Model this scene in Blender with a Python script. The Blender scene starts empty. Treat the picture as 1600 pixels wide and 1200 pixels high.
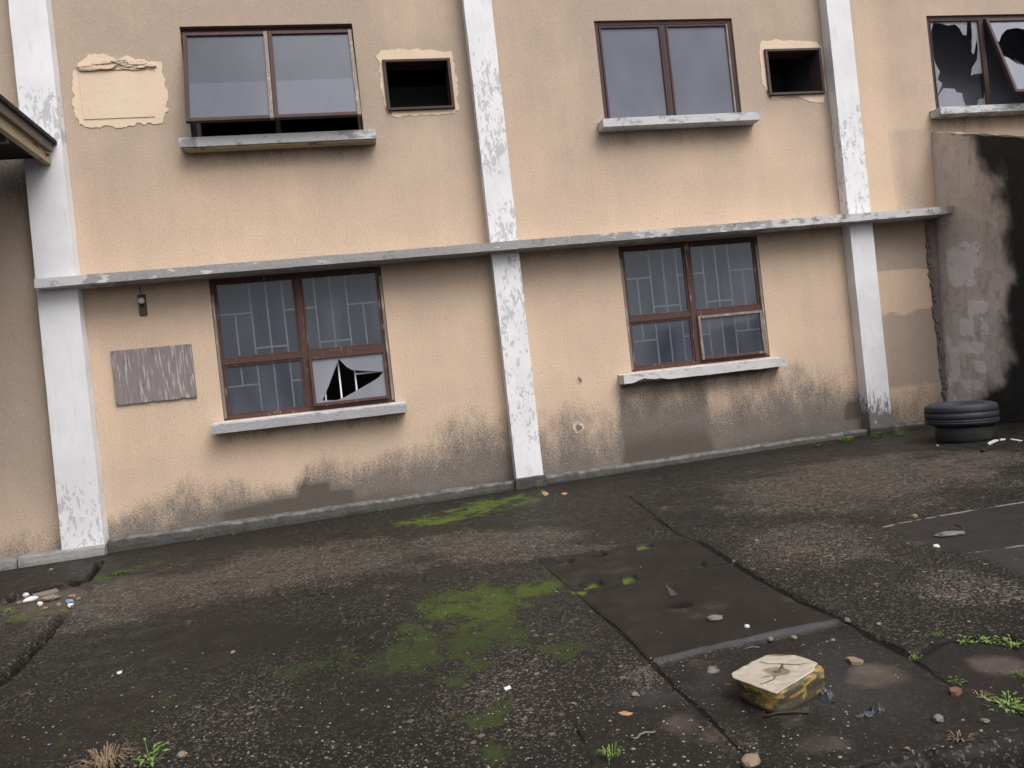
import bpy, bmesh, math, random
import numpy as np
from mathutils import Vector, Matrix, noise as mnoise
from mathutils.geometry import tessellate_polygon

random.seed(7)
rng = np.random.RandomState(7)
scene = bpy.context.scene
col = scene.collection

# ---------------------------------------------------------------- camera
F_PX = 1199.0                       # focal length for a 1600 px wide picture
YAW, PITCH, ROLL = 0.189244, -0.003533, -0.108816
CAM = np.array([0.0, -7.7, 1.14])
def cam_axes():
    cy, sy, cp, sp = math.cos(YAW), math.sin(YAW), math.cos(PITCH), math.sin(PITCH)
    f = np.array([sy*cp, cy*cp, sp]); r = np.array([cy, -sy, 0.0]); u = np.cross(r, f)
    cr, sr = math.cos(ROLL), math.sin(ROLL)
    return r*cr+u*sr, -r*sr+u*cr, f
AR, AU, AF = cam_axes()
cd = bpy.data.cameras.new('camera'); co = bpy.data.objects.new('camera', cd); col.objects.link(co)
cd.sensor_width = 36; cd.lens = F_PX/1600*36; cd.clip_start = 0.05; cd.clip_end = 500
co.matrix_world = Matrix(((AR[0], AU[0], -AF[0], CAM[0]), (AR[1], AU[1], -AF[1], CAM[1]), (AR[2], AU[2], -AF[2], CAM[2]), (0, 0, 0, 1)))
scene.camera = co
scene.render.resolution_x = 1024; scene.render.resolution_y = 768

# ---------------------------------------------------------------- world, sun, exposure
SUN_EL, SUN_AZ = math.radians(54), math.radians(150)     # azimuth clockwise from +Y
w = bpy.data.worlds.new('World'); scene.world = w; w.use_nodes = True
nt = w.node_tree; bg = nt.nodes['Background']
sky = nt.nodes.new('ShaderNodeTexSky'); sky.sky_type = 'NISHITA'; sky.sun_disc = False
sky.sun_elevation = SUN_EL; sky.sun_rotation = SUN_AZ; sky.air_density = 1.0; sky.dust_density = 6.0; sky.ozone_density = 1.0
hs = nt.nodes.new('ShaderNodeHueSaturation'); hs.inputs['Saturation'].default_value = 0.2
nt.links.new(sky.outputs[0], hs.inputs['Color']); nt.links.new(hs.outputs[0], bg.inputs['Color'])
bg.inputs['Strength'].default_value = 0.15
sl = bpy.data.lights.new('sun', 'SUN'); sl.energy = 1.25; sl.angle = math.radians(45); sl.color = (1.0, 0.97, 0.955)
so = bpy.data.objects.new('sun', sl); col.objects.link(so)
sd = Vector((math.sin(SUN_AZ)*math.cos(SUN_EL), math.cos(SUN_AZ)*math.cos(SUN_EL), math.sin(SUN_EL)))
so.rotation_euler = sd.to_track_quat('Z', 'Y').to_euler(); so.location = (0, -6, 12)
scene.view_settings.view_transform = 'Standard'; scene.view_settings.look = 'None'
scene.view_settings.gamma = 1; scene.view_settings.exposure = 0.28

# ---------------------------------------------------------------- survey helpers (photo measurements -> places in the world)
def ray(u, v): return (u-800)/F_PX*AR - (v-600)/F_PX*AU + AF
def gz(x): return 0.019*x + 0.032                        # the yard rises a little to the right
def G(u, v):
    d = ray(u, v); t = (gz(CAM[0])-CAM[2])/(d[2]-0.019*d[0]); p = CAM+d*t
    return float(p[0]), float(p[1])
def FP(u, v, y=0.0):
    d = ray(u, v); t = (y-CAM[1])/d[1]; p = CAM+d*t
    return float(p[0]), float(p[2])
def WP(u, v, x=6.58):
    d = ray(u, v); t = (x-CAM[0])/d[0]; p = CAM+d*t
    return float(p[1]), float(p[2])

# ---------------------------------------------------------------- numpy fields
def hsh(ix, iy, s):
    n = (ix.astype(np.int64)*374761393 + iy.astype(np.int64)*668265263 + s*1442695041) & 0x7fffffff
    n = ((n ^ (n >> 13))*1274126177) & 0x7fffffff
    return ((n ^ (n >> 16)) & 0xffff)/65535.0
def vnoise(x, y, s=0):
    ix, iy = np.floor(x), np.floor(y); fx, fy = x-ix, y-iy
    fx = fx*fx*(3-2*fx); fy = fy*fy*(3-2*fy)
    a = hsh(ix, iy, s); b = hsh(ix+1, iy, s); c = hsh(ix, iy+1, s); d = hsh(ix+1, iy+1, s)
    return (a*(1-fx)+b*fx)*(1-fy) + (c*(1-fx)+d*fx)*fy
def fbm(x, y, s=0, o=4):
    r = 0; a = 0.5; t = 0
    for i in range(o):
        r = r + a*vnoise(x*2**i, y*2**i, s+i*17); t += a; a *= 0.55
    return r/t
def sst(e0, e1, x):
    t = np.clip((x-e0)/(e1-e0), 0, 1); return t*t*(3-2*t)
def dpoly(X, Y, pts, closed=False):
    d = np.full(X.shape, 1e9); n = len(pts)
    for i in range(n if closed else n-1):
        (x0, y0), (x1, y1) = pts[i], pts[(i+1) % n]
        dx, dy = x1-x0, y1-y0; L = dx*dx+dy*dy+1e-12
        t = np.clip(((X-x0)*dx+(Y-y0)*dy)/L, 0, 1)
        d = np.minimum(d, np.hypot(X-x0-t*dx, Y-y0-t*dy))
    return d
def inpoly(X, Y, pts):
    c = np.zeros(X.shape, bool); n = len(pts); j = n-1
    for i in range(n):
        xi, yi = pts[i]; xj, yj = pts[j]
        if yi != yj:
            c ^= ((yi > Y) != (yj > Y)) & (X < (xj-xi)*(Y-yi)/(yj-yi)+xi)
        j = i
    return c
def sdf(X, Y, pts):                                       # negative inside
    d = dpoly(X, Y, pts, True); return np.where(inpoly(X, Y, pts), -d, d)

# ---------------------------------------------------------------- node helper
class NM:
    def __init__(s, name, rough=0.8, spec=0.3):
        s.m = bpy.data.materials.new(name); s.m.use_nodes = True; s.t = s.m.node_tree
        s.b = s.t.nodes['Principled BSDF']; s.b.inputs['Roughness'].default_value = rough
        s.b.inputs['Specular IOR Level'].default_value = spec; s.out = s.t.nodes['Material Output']
        s.tc = None
    def n(s, ty, **kw):
        x = s.t.nodes.new(ty)
        for k, v in kw.items(): setattr(x, k, v)
        return x
    def set(s, sock, v):
        if hasattr(v, 'links') or isinstance(v, bpy.types.NodeSocket): s.t.links.new(v, sock)
        elif isinstance(v, (tuple, list)) and len(v) == 3 and sock.type == 'RGBA': sock.default_value = (*v, 1)
        else: sock.default_value = v
    def co(s, sc=(1, 1, 1), rot=None):
        if not s.tc: s.tc = s.n('ShaderNodeTexCoord')
        if sc == (1, 1, 1) and rot is None: return s.tc.outputs['Object']
        mp = s.n('ShaderNodeMapping'); mp.inputs['Scale'].default_value = sc
        if rot: mp.inputs['Rotation'].default_value = rot
        s.t.links.new(s.tc.outputs['Object'], mp.inputs[0]); return mp.outputs[0]
    def math(s, op, a, b=0.0, c=None, clamp=False):
        x = s.n('ShaderNodeMath', operation=op, use_clamp=clamp); s.set(x.inputs[0], a); s.set(x.inputs[1], b)
        if c is not None: s.set(x.inputs[2], c)
        return x.outputs[0]
    def mix(s, f, a, b, mode='MIX'):
        x = s.n('ShaderNodeMix', data_type='RGBA', blend_type=mode); s.set(x.inputs[0], f); s.set(x.inputs[6], a); s.set(x.inputs[7], b)
        return x.outputs[2]
    def noise(s, scale, detail=3, vec=None, rough=0.55, color=False, dist=0.0):
        x = s.n('ShaderNodeTexNoise'); x.inputs['Scale'].default_value = scale; x.inputs['Detail'].default_value = detail
        x.inputs['Roughness'].default_value = rough; x.inputs['Distortion'].default_value = dist
        s.t.links.new(vec if vec is not None else s.co(), x.inputs['Vector']); return x.outputs['Color' if color else 'Fac']
    def vor(s, scale, out='Color', vec=None, feature='F1', rnd=1.0):
        x = s.n('ShaderNodeTexVoronoi', feature=feature); x.inputs['Scale'].default_value = scale; x.inputs['Randomness'].default_value = rnd
        s.t.links.new(vec if vec is not None else s.co(), x.inputs['Vector']); return x.outputs[out]
    def sep(s, c):
        x = s.n('ShaderNodeSeparateColor'); s.t.links.new(c, x.inputs[0]); return x.outputs[0], x.outputs[1], x.outputs[2]
    def xyz(s):
        x = s.n('ShaderNodeSeparateXYZ'); s.t.links.new(s.co(), x.inputs[0]); return x.outputs
    def mr(s, v, lo, hi, a=0.0, b=1.0, smooth=True):
        x = s.n('ShaderNodeMapRange', interpolation_type='SMOOTHSTEP' if smooth else 'LINEAR')
        s.set(x.inputs[0], v); s.set(x.inputs[1], lo); s.set(x.inputs[2], hi); s.set(x.inputs[3], a); s.set(x.inputs[4], b); return x.outputs[0]
    def attr(s, name):
        x = s.n('ShaderNodeAttribute', attribute_name=name); return x.outputs['Fac']
    def bump(s, h, strength=0.5, dist=0.01, prev=None):
        x = s.n('ShaderNodeBump'); x.inputs['Strength'].default_value = strength; x.inputs['Distance'].default_value = dist
        s.set(x.inputs['Height'], h)
        if prev is not None: s.t.links.new(prev, x.inputs['Normal'])
        return x.outputs[0]
    def fin(s, color=None, rough=None, normal=None):
        if color is not None: s.set(s.b.inputs['Base Color'], color)
        if rough is not None: s.set(s.b.inputs['Roughness'], rough)
        if normal is not None: s.t.links.new(normal, s.b.inputs['Normal'])
        return s.m

# ---------------------------------------------------------------- materials
def mat_stucco():
    k = NM('stucco', 0.92, 0.15)
    big = k.noise(0.9, 3); mid = k.noise(5, 4); fine = k.noise(62, 3, rough=0.75); vf = k.vor(75, 'Color')
    vr, vg, vb = k.sep(vf)
    ch = k.attr('weather_shade')
    streak = k.noise(3.5, 4, k.co((2.2, 1, 0.35)))
    wf = k.math('ADD', ch, k.math('MULTIPLY', k.math('SUBTRACT', big, 0.5), 1.3))
    wf = k.math('ADD', wf, k.math('MULTIPLY', k.math('SUBTRACT', streak, 0.5), 0.45), clamp=True)
    base = k.mix(wf, (0.635, 0.472, 0.346), (0.405, 0.318, 0.252))
    base = k.mix(k.mr(mid, 0.5, 0.75, 0, 0.30), base, (0.50, 0.39, 0.30))
    # dark dust in the pits of the render
    sp = k.mr(fine, 0.50, 0.66); sp = k.math('MULTIPLY', sp, k.mr(vr, 0.1, 0.9, 0.25, 0.85))
    base = k.mix(sp, base, (0.40, 0.31, 0.25))
    base = k.mix(k.mr(fine, 0.32, 0.46, 0.4, 0.0), base, (0.80, 0.64, 0.49))
    pits = k.mr(k.noise(28, 2), 0.70, 0.77, 0, 0.6)
    base = k.mix(pits, base, (0.14, 0.105, 0.085))
    # black mould climbing from the damp foot of the wall; shade painted under sills, ledge and canopy
    g = k.attr('grime_shade')
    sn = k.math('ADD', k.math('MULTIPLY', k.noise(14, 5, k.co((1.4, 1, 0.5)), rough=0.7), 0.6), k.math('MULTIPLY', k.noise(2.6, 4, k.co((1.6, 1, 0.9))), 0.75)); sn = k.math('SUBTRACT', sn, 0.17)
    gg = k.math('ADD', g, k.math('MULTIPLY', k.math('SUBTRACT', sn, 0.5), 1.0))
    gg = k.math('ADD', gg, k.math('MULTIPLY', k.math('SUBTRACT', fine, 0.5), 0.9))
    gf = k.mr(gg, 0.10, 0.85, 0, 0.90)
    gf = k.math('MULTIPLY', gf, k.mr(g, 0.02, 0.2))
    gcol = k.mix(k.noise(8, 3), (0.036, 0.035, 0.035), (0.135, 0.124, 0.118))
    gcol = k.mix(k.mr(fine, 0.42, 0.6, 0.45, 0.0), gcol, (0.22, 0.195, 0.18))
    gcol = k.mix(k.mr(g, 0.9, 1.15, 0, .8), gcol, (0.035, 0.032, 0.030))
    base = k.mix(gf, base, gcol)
    # broken edge, bare cement
    br = k.attr('bare'); base = k.mix(k.mr(k.math('ADD', br, k.math('MULTIPLY', k.math('SUBTRACT', mid, 0.5), 0.6)), 0.42, 0.55), base,
                                      k.mix(k.noise(9, 5), (0.12, 0.10, 0.088), (0.31, 0.26, 0.23)))
    h = k.math('ADD', fine, k.math('MULTIPLY', vg, 0.5))
    nm = k.bump(h, 0.5, 0.004); nm = k.bump(mid, 0.2, 0.010, nm)
    return k.fin(base, None, nm)
def mat_smooth_plaster():
    k = NM('smooth_plaster', 0.9, 0.15)
    a = k.noise(3, 4); b = k.noise(22, 4, rough=0.7)
    c = k.mix(a, (0.60, 0.47, 0.35), (0.76, 0.61, 0.46)); c = k.mix(k.mr(b, 0.58, 0.8, 0, 0.45), c, (0.36, 0.27, 0.2))
    d = k.attr('bare'); c = k.mix(k.mr(k.math('ADD', d, k.math('MULTIPLY', k.math('SUBTRACT', b, 0.5), 1.2)), 0.4, 0.8, 0, 0.8), c, (0.22, 0.175, 0.14))
    return k.fin(c, None, k.bump(b, 0.5, 0.008))
def mat_white(name, thr=0.5, base=(0.755, 0.75, 0.77)):
    k = NM(name, 0.7, 0.25)
    p = k.attr('peel'); g = k.attr('grime_shade')
    n = k.noise(17, 6, k.co((1.5, 1.5, 0.6)), rough=0.70, dist=0.6); n2 = k.noise(70, 3)
    wob = k.noise(2.2, 3)
    c = k.mix(k.mr(wob, 0.35, 0.7, 0, 0.7), base, (0.64, 0.63, 0.65))
    c = k.mix(k.mr(k.noise(10, 5, k.co((2, 2, 0.4))), 0.52, 0.8, 0, 0.4), c, (0.50, 0.48, 0.48))
    lf = k.noise(2.6, 3, k.co((1, 1, 0.8)))
    v = k.math('ADD', k.math('MULTIPLY', p, 0.25), n)
    v = k.math('ADD', v, k.math('MULTIPLY', k.math('SUBTRACT', lf, 0.5), k.math('MULTIPLY', p, 0.45)))
    v = k.math('ADD', v, k.math('MULTIPLY', k.math('SUBTRACT', n2, 0.5), 0.06))
    f = k.mr(v, 0.705, 0.735)
    c = k.mix(k.mr(v, 0.70, 0.735, 0, 0.35), c, (0.5, 0.48, 0.47))
    c = k.mix(f, c, k.mix(n2, (0.41, 0.405, 0.415), (0.55, 0.545, 0.555)))
    gs = k.noise(26, 5, k.co((1.5, 1.5, 0.5)), rough=0.72)
    gv = k.math('ADD', g, k.math('MULTIPLY', k.math('SUBTRACT', gs, 0.5), 1.6))
    gf = k.math('MULTIPLY', k.mr(gv, 0.4, 0.75, 0, 0.9), k.mr(g, 0.03, 0.2))
    c = k.mix(gf, c, k.mix(n2, (0.05, 0.048, 0.047), (0.15, 0.14, 0.135)))
    h = k.math('SUBTRACT', k.math('MULTIPLY', n2, 0.25), f)
    return k.fin(c, None, k.bump(h, 0.35, 0.002))
def mat_ledge(name='weathered_cement', white=0.5, base=(0.30, 0.29, 0.29)):
    k = NM(name, 0.85, 0.2)
    p = k.attr('peel')
    n = k.noise(11, 6, k.co((0.6, 1, 1.5)), rough=0.68); n2 = k.noise(55, 3)
    c = k.mix(n2, tuple(v*0.72 for v in base), tuple(v*1.25 for v in base))
    c = k.mix(k.mr(k.math('ADD', n, k.math('MULTIPLY', p, 0.3)), 0.60, 0.64, 0, 0.8), c, (0.58, 0.57, 0.58))
    m = k.noise(6, 5, rough=0.7)
    c = k.mix(k.mr(m, 0.55, 0.68, 0, 0.6), c, (0.12, 0.11, 0.10))
    g = k.attr('grime_shade'); gv = k.math('ADD', g, k.math('MULTIPLY', k.math('SUBTRACT', k.noise(20, 4), 0.5), 1.2))
    c = k.mix(k.math('MULTIPLY', k.mr(gv, 0.4, 0.8, 0, 0.9), k.mr(g, 0.03, 0.2)), c, (0.05, 0.048, 0.043))
    return k.fin(c, None, k.bump(k.math('ADD', n2, n), 0.6, 0.006))
def mat_plinth():
    k = NM('damp_plinth_cement', 0.8, 0.25)
    n = k.noise(12, 6, rough=0.68); n2 = k.noise(60, 3); z = k.attr('clean')
    c = k.mix(n, (0.022, 0.022, 0.020), (0.095, 0.09, 0.082))
    c = k.mix(k.mr(n2, 0.5, 0.75, 0, 0.4), c, (0.13, 0.125, 0.115))
    c = k.mix(k.mr(k.math('ADD', z, k.math('MULTIPLY', k.math('SUBTRACT', n, 0.5), 0.9)), 0.35, 0.95, 0, 0.7), c, (0.36, 0.345, 0.34))
    c = k.mix(k.math('MULTIPLY', k.mr(k.noise(5, 4), 0.6, 0.75, 0, 0.5), k.math('SUBTRACT', 1.0, z)), c, (0.06, 0.085, 0.025))
    return k.fin(c, None, k.bump(k.math('ADD', n2, n), 0.7, 0.01))
def mat_wood(name, base, pale, amount=0.55, grain=(30, 30, 1.5), rough=0.65):
    k = NM(name, rough, 0.25)
    n = k.noise(2.2, 5, k.co(grain), rough=0.7); m = k.noise(7, 3)
    c = k.mix(n, tuple(v*0.65 for v in base), tuple(v*1.45 for v in base))
    t = k.math('ADD', n, k.math('MULTIPLY', k.math('SUBTRACT', m, 0.5), 0.7))
    c = k.mix(k.mr(t, amount, amount+0.1, 0, 0.85), c, pale)
    return k.fin(c, None, k.bump(n, 0.45, 0.003))
def mat_board():
    k = NM('grey_weathered_plywood', 0.85, 0.15)
    n = k.noise(3, 6, k.co((22, 22, 2.0)), rough=0.7); s = k.noise(2.2, 4, k.co((26, 26, 2.6)))
    c = k.mix(n, (0.15, 0.125, 0.122), (0.29, 0.25, 0.25))
    c = k.mix(k.mr(s, 0.54, 0.66, 0, 0.8), c, (0.46, 0.42, 0.41))
    c = k.mix(k.mr(n, 0.3, 0.4, 0.7, 0), c, (0.065, 0.05, 0.05))
    return k.fin(c, None, k.bump(n, 0.6, 0.004))
def mat_glass(name, film, cover, rough=0.08, split=None, gloss=0.75):
    # a pane with a film of dust and painted-in reflections: part see-through, part matt, and a real reflection
    k = NM(name); t = k.t
    tr = k.n('ShaderNodeBsdfTransparent'); tr.inputs[0].default_value = (0.84, 0.86, 0.89, 1)
    df = k.n('ShaderNodeBsdfDiffuse'); gl = k.n('ShaderNodeBsdfGlossy'); gl.inputs['Roughness'].default_value = rough
    gl.inputs['Color'].default_value = (0.9, 0.93, 1, 1)
    n = k.noise(1.6, 4); n2 = k.noise(3, 2, k.co((1, 1, 0.35)))
    c = k.mix(n, tuple(v*0.86 for v in film), tuple(v*1.15 for v in film))
    if split is not None:                                  # reflection of the building opposite painted as a paler lower half
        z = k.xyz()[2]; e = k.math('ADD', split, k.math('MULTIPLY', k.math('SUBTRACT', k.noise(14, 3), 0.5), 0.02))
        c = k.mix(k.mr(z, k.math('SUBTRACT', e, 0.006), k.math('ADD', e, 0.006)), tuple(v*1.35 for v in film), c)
    c = k.mix(k.mr(k.noise(60, 2), 0.74, 0.78, 0, 0.7), c, (0.6, 0.6, 0.6))
    t.links.new(c, df.inputs[0])
    m1 = k.n('ShaderNodeMixShader'); k.set(m1.inputs[0], k.mr(n2, 0.2, 0.8, max(cover-0.12, 0), min(cover+0.12, 1)))
    t.links.new(tr.outputs[0], m1.inputs[1]); t.links.new(df.outputs[0], m1.inputs[2])
    fr = k.n('ShaderNodeFresnel'); fr.inputs['IOR'].default_value = 1.5
    m2 = k.n('ShaderNodeMixShader'); k.set(m2.inputs[0], k.math('MULTIPLY', fr.outputs[0], gloss, clamp=True))
    t.links.new(m1.outputs[0], m2.inputs[1]); t.links.new(gl.outputs[0], m2.inputs[2])
    t.links.new(m2.outputs[0], k.out.inputs[0]); return k.m
def mat_plain(name, c, rough=0.7, spec=0.3, var=0.35, scale=8, bump=0.3, bd=0.004):
    k = NM(name, rough, spec); n = k.noise(scale, 5, rough=0.65)
    return k.fin(k.mix(n, tuple(v*(1-var) for v in c), tuple(v*(1+var) for v in c)), None, k.bump(n, bump, bd))
def mat_ground():
    k = NM('exposed_aggregate_yard', 0.62, 0.13)
    wx = k.noise(30, 2, color=True)
    v1 = k.vor(92, 'Color'); a, b, c_ = k.sep(v1); d1 = k.vor(92, 'Distance')
    v2 = k.vor(150, 'Color'); a2, b2, c2 = k.sep(v2)
    n1 = k.noise(1.3, 4); n2 = k.noise(7, 5, rough=0.65); n3 = k.noise(40, 3, rough=0.7)
    grav = k.attr('gravel'); smooth = k.attr('smooth')
    # cement matrix, dark with algae
    mtx = k.mix(n2, (0.014, 0.0135, 0.0125), (0.040, 0.036, 0.032))
    mtx = k.mix(k.mr(n1, 0.42, 0.66, 0, 0.65), mtx, (0.020, 0.024, 0.018))
    # pebbles
    peb = k.mix(b, (0.085, 0.073, 0.064), (0.28, 0.235, 0.20))
    peb = k.mix(k.mr(c_, 0.86, 0.93), peb, (0.36, 0.33, 0.30))
    peb = k.mix(k.mr(c_, 0.10, 0.04), peb, (0.20, 0.12, 0.095))
    gm = k.math('ADD', grav, k.math('MULTIPLY', k.math('SUBTRACT', n2, 0.5), 0.55))
    gm = k.math('ADD', gm, k.math('MULTIPLY', k.math('SUBTRACT', n1, 0.5), 0.25), clamp=True)
    thr = k.math('SUBTRACT', 1.0, k.math('MULTIPLY', gm, 0.86))
    pm = k.math('MULTIPLY', k.mr(k.math('SUBTRACT', a, thr), -0.02, 0.05), k.mr(d1, 0.62, 0.42))
    pm = k.math('MULTIPLY', pm, k.math('SUBTRACT', 1.0, k.math('MULTIPLY', smooth, 0.93)))
    pm = k.math('MULTIPLY', pm, k.mr(gm, 0.0, 0.75, 0.35, 1.0))
    col_ = k.mix(pm, mtx, peb)
    sm = k.mr(k.math('SUBTRACT', a2, k.math('SUBTRACT', 1.0, k.math('MULTIPLY', gm, 0.5))), 0.0, 0.05, 0, 0.6)
    sm = k.math('MULTIPLY', sm, k.math('SUBTRACT', 1.0, k.math('MULTIPLY', smooth, 0.8)))
    col_ = k.mix(sm, col_, k.mix(b2, (0.10, 0.082, 0.07), (0.26, 0.215, 0.18)))
    v3 = k.vor(33, 'Color'); a3, b3, c3 = k.sep(v3)
    m3 = k.math('MULTIPLY', k.mr(k.math('SUBTRACT', a3, k.math('SUBTRACT', 1.0, k.math('MULTIPLY', k.math('MULTIPLY', gm, gm), 0.50))), 0.0, 0.04, 0, 0.85), k.mr(k.vor(33, 'Distance'), 0.5, 0.32))
    m3 = k.math('MULTIPLY', m3, k.math('SUBTRACT', 1.0, k.math('MULTIPLY', smooth, 0.9)))
    col_ = k.mix(m3, col_, k.mix(b3, (0.13, 0.11, 0.095), (0.36, 0.30, 0.255)))
    # smooth trowelled slabs
    slab = k.mix(k.noise(4, 5, rough=0.6), (0.016, 0.015, 0.013), (0.062, 0.050, 0.043))
    slab = k.mix(k.mr(n3, 0.66, 0.8, 0, 0.4), slab, (0.10, 0.085, 0.075))
    col_ = k.mix(k.math('MULTIPLY', smooth, 0.82), col_, slab)
    # mud, lime, moss
    md = k.attr('mud'); mf = k.mr(k.math('ADD', md, k.math('MULTIPLY', k.math('SUBTRACT', n2, 0.5), 0.9)), 0.35, 0.8, 0, 0.7)
    col_ = k.mix(k.math('MULTIPLY', mf, k.mr(md, 0.02, 0.2)), col_, k.mix(n3, (0.13, 0.10, 0.078), (0.30, 0.235, 0.18)))
    rs = k.attr('rose'); col_ = k.mix(k.math('MULTIPLY', k.mr(k.math('ADD', rs, k.math('SUBTRACT', n2, 0.5)), 0.3, 0.8, 0, 0.55), k.mr(rs, 0.02, 0.2)), col_, (0.22, 0.17, 0.16))
    lm = k.attr('lime'); lf = k.mr(k.math('ADD', lm, k.math('SUBTRACT', k.noise(16, 4), 0.5)), 0.55, 0.75, 0, 0.75)
    col_ = k.mix(k.math('MULTIPLY', lf, k.mr(lm, 0.05, 0.3)), col_, (0.46, 0.42, 0.385))
    bl = k.attr('sheen'); col_ = k.mix(k.math('MULTIPLY', bl, k.mr(n2, 0.2, 0.7, 0.4, 0.85)), col_, (0.20, 0.197, 0.22))  # bluish slab sheen and a paler strip, both painted into the colour
    ms = k.attr('moss'); mn = k.noise(6, 6, k.co((1, 0.8, 1)), rough=0.66, dist=0.4)
    mv = k.math('ADD', ms, k.math('MULTIPLY', k.math('SUBTRACT', mn, 0.5), 3.1))
    mv = k.math('ADD', mv, k.math('MULTIPLY', k.math('SUBTRACT', k.noise(32, 4, rough=0.7), 0.5), 0.9))
    mo = k.math('MULTIPLY', k.mr(mv, 0.35, 0.85, 0, 0.88), k.mr(ms, 0.02, 0.25))
    mo = k.math('MULTIPLY', mo, k.math('SUBTRACT', 1.0, k.math('MULTIPLY', pm, 0.35)))
    mb = k.attr('mossbright')
    mc = k.mix(k.math('ADD', mb, k.math('MULTIPLY', k.math('SUBTRACT', n3, 0.5), 0.6), clamp=True), (0.060, 0.080, 0.027), (0.160, 0.225, 0.040))
    col_ = k.mix(mo, col_, mc)
    # joints and cracks filled with dirt
    jd = k.attr('joint'); jn = k.math('MULTIPLY', k.math('SUBTRACT', k.noise(35, 3), 0.5), 0.010)
    jf = k.mr(k.math('ADD', jd, jn), 0.0115, 0.006); col_ = k.mix(k.math('MULTIPLY', jf, 0.85), col_, (0.012, 0.011, 0.010))
    dk = k.attr('dirt'); col_ = k.mix(dk, col_, (0.012, 0.011, 0.009))
    rg = k.mr(n2, 0.3, 0.7, 0.42, 0.75); rg = k.math('ADD', rg, k.math('MULTIPLY', mo, 0.25), clamp=True)
    h = k.math('ADD', k.math('MULTIPLY', pm, 0.8), k.math('MULTIPLY', n3, 0.5)); h = k.math('ADD', h, k.math('MULTIPLY', sm, 0.4))
    h = k.math('SUBTRACT', h, k.math('MULTIPLY', jf, 1.5)); h = k.math('ADD', h, k.math('MULTIPLY', mo, k.math('MULTIPLY', n3, 0.9)))
    nm = k.bump(h, 0.7, 0.005); nm = k.bump(n2, 0.35, 0.02, nm)
    col_ = k.mix(1.0, col_, (0.52, 0.515, 0.50), 'MULTIPLY')
    return k.fin(col_, rg, nm)
def mat_yardwall():
    k = NM('stained_plaster', 0.85, 0.2)
    n = k.noise(2.4, 5, rough=0.6); n2 = k.noise(9, 6, rough=0.68, dist=0.6); f = k.noise(70, 3)
    c = k.mix(n, (0.46, 0.41, 0.395), (0.70, 0.63, 0.61))
    c = k.mix(k.mr(n2, 0.5, 0.62, 0, 0.5), c, (0.30, 0.26, 0.24))
    c = k.mix(k.mr(k.xyz()[2], 1.4, 2.6, 0, 0.55), c, (0.54, 0.45, 0.36)); c = k.mix(k.mr(f, 0.5, 0.75, 0, 0.3), c, (0.2, 0.18, 0.17))
    drip = k.noise(7, 5, k.co((1, 1.6, 0.35)), rough=0.65, dist=0.8)
    c = k.mix(k.mr(drip, 0.5, 0.72, 0, 0.5), c, (0.22, 0.195, 0.185)); c = k.mix(k.mr(k.noise(3.3, 4), 0.55, 0.7, 0, 0.6), c, (0.50, 0.455, 0.44))
    p = k.attr('peel'); c = k.mix(k.mr(k.math('ADD', p, k.math('MULTIPLY', k.math('SUBTRACT', n2, 0.5), 1.7)), 0.42, 0.56, 0, 0.9), c, k.mix(f, (0.66, 0.61, 0.61), (0.82, 0.77, 0.77)))
    g = k.attr('grime_shade'); gv = k.math('ADD', g, k.math('MULTIPLY', k.math('SUBTRACT', k.noise(5, 6, k.co((1, 1, 0.6)), rough=0.7), 0.5), 0.7))
    gf = k.mr(gv, 0.12, 0.95, 0, 0.98)
    dark = k.mix(k.mr(n2, 0.5, 0.75), (0.012, 0.012, 0.0125), (0.032, 0.034, 0.026))
    c = k.mix(gf, c, dark)
    sp = k.mr(k.noise(13, 5, rough=0.7), 0.66, 0.74, 0, 0.5); c = k.mix(k.math('MULTIPLY', sp, gf), c, (0.10, 0.10, 0.095))
    m = k.attr('moss'); c = k.mix(k.math('MULTIPLY', k.mr(k.math('ADD', m, k.math('SUBTRACT', n2, 0.5)), 0.5, 0.8, 0, 0.7), k.mr(m, 0.02, 0.2)), c, (0.035, 0.052, 0.015))
    return k.fin(c, None, k.bump(k.math('ADD', n2, k.math('MULTIPLY', f, 0.5)), 0.8, 0.02))
def mat_rubber(name, c, var=0.4):
    k = NM(name, 0.6, 0.35); n = k.noise(7, 5, rough=0.65); n2 = k.noise(45, 3)
    z = k.mix(n, tuple(v*(1-var) for v in c), tuple(v*(1+var) for v in c)); z = k.mix(k.mr(n2, 0.62, 0.8, 0, 0.5), z, (0.13, 0.125, 0.12))
    return k.fin(z, None, k.bump(n2, 0.3, 0.003))
def mat_can():
    k = NM('grimy_yellow_plastic', 0.5, 0.4)
    n = k.noise(14, 5, k.co((1, 1, 2.4)), rough=0.66, dist=0.5); n2 = k.noise(50, 3)
    c = k.mix(n2, (0.25, 0.155, 0.04), (0.38, 0.26, 0.075))
    zz = k.xyz()[2]; n = k.math('ADD', n, k.mr(zz, 0.015, 0.075, -0.10, 0.05, smooth=False))
    c = k.mix(k.mr(n, 0.60, 0.47, 0, 0.95), c, k.mix(n2, (0.020, 0.018, 0.014), (0.075, 0.066, 0.045)))
    return k.fin(c, None, k.bump(n, 0.4, 0.004))
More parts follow.
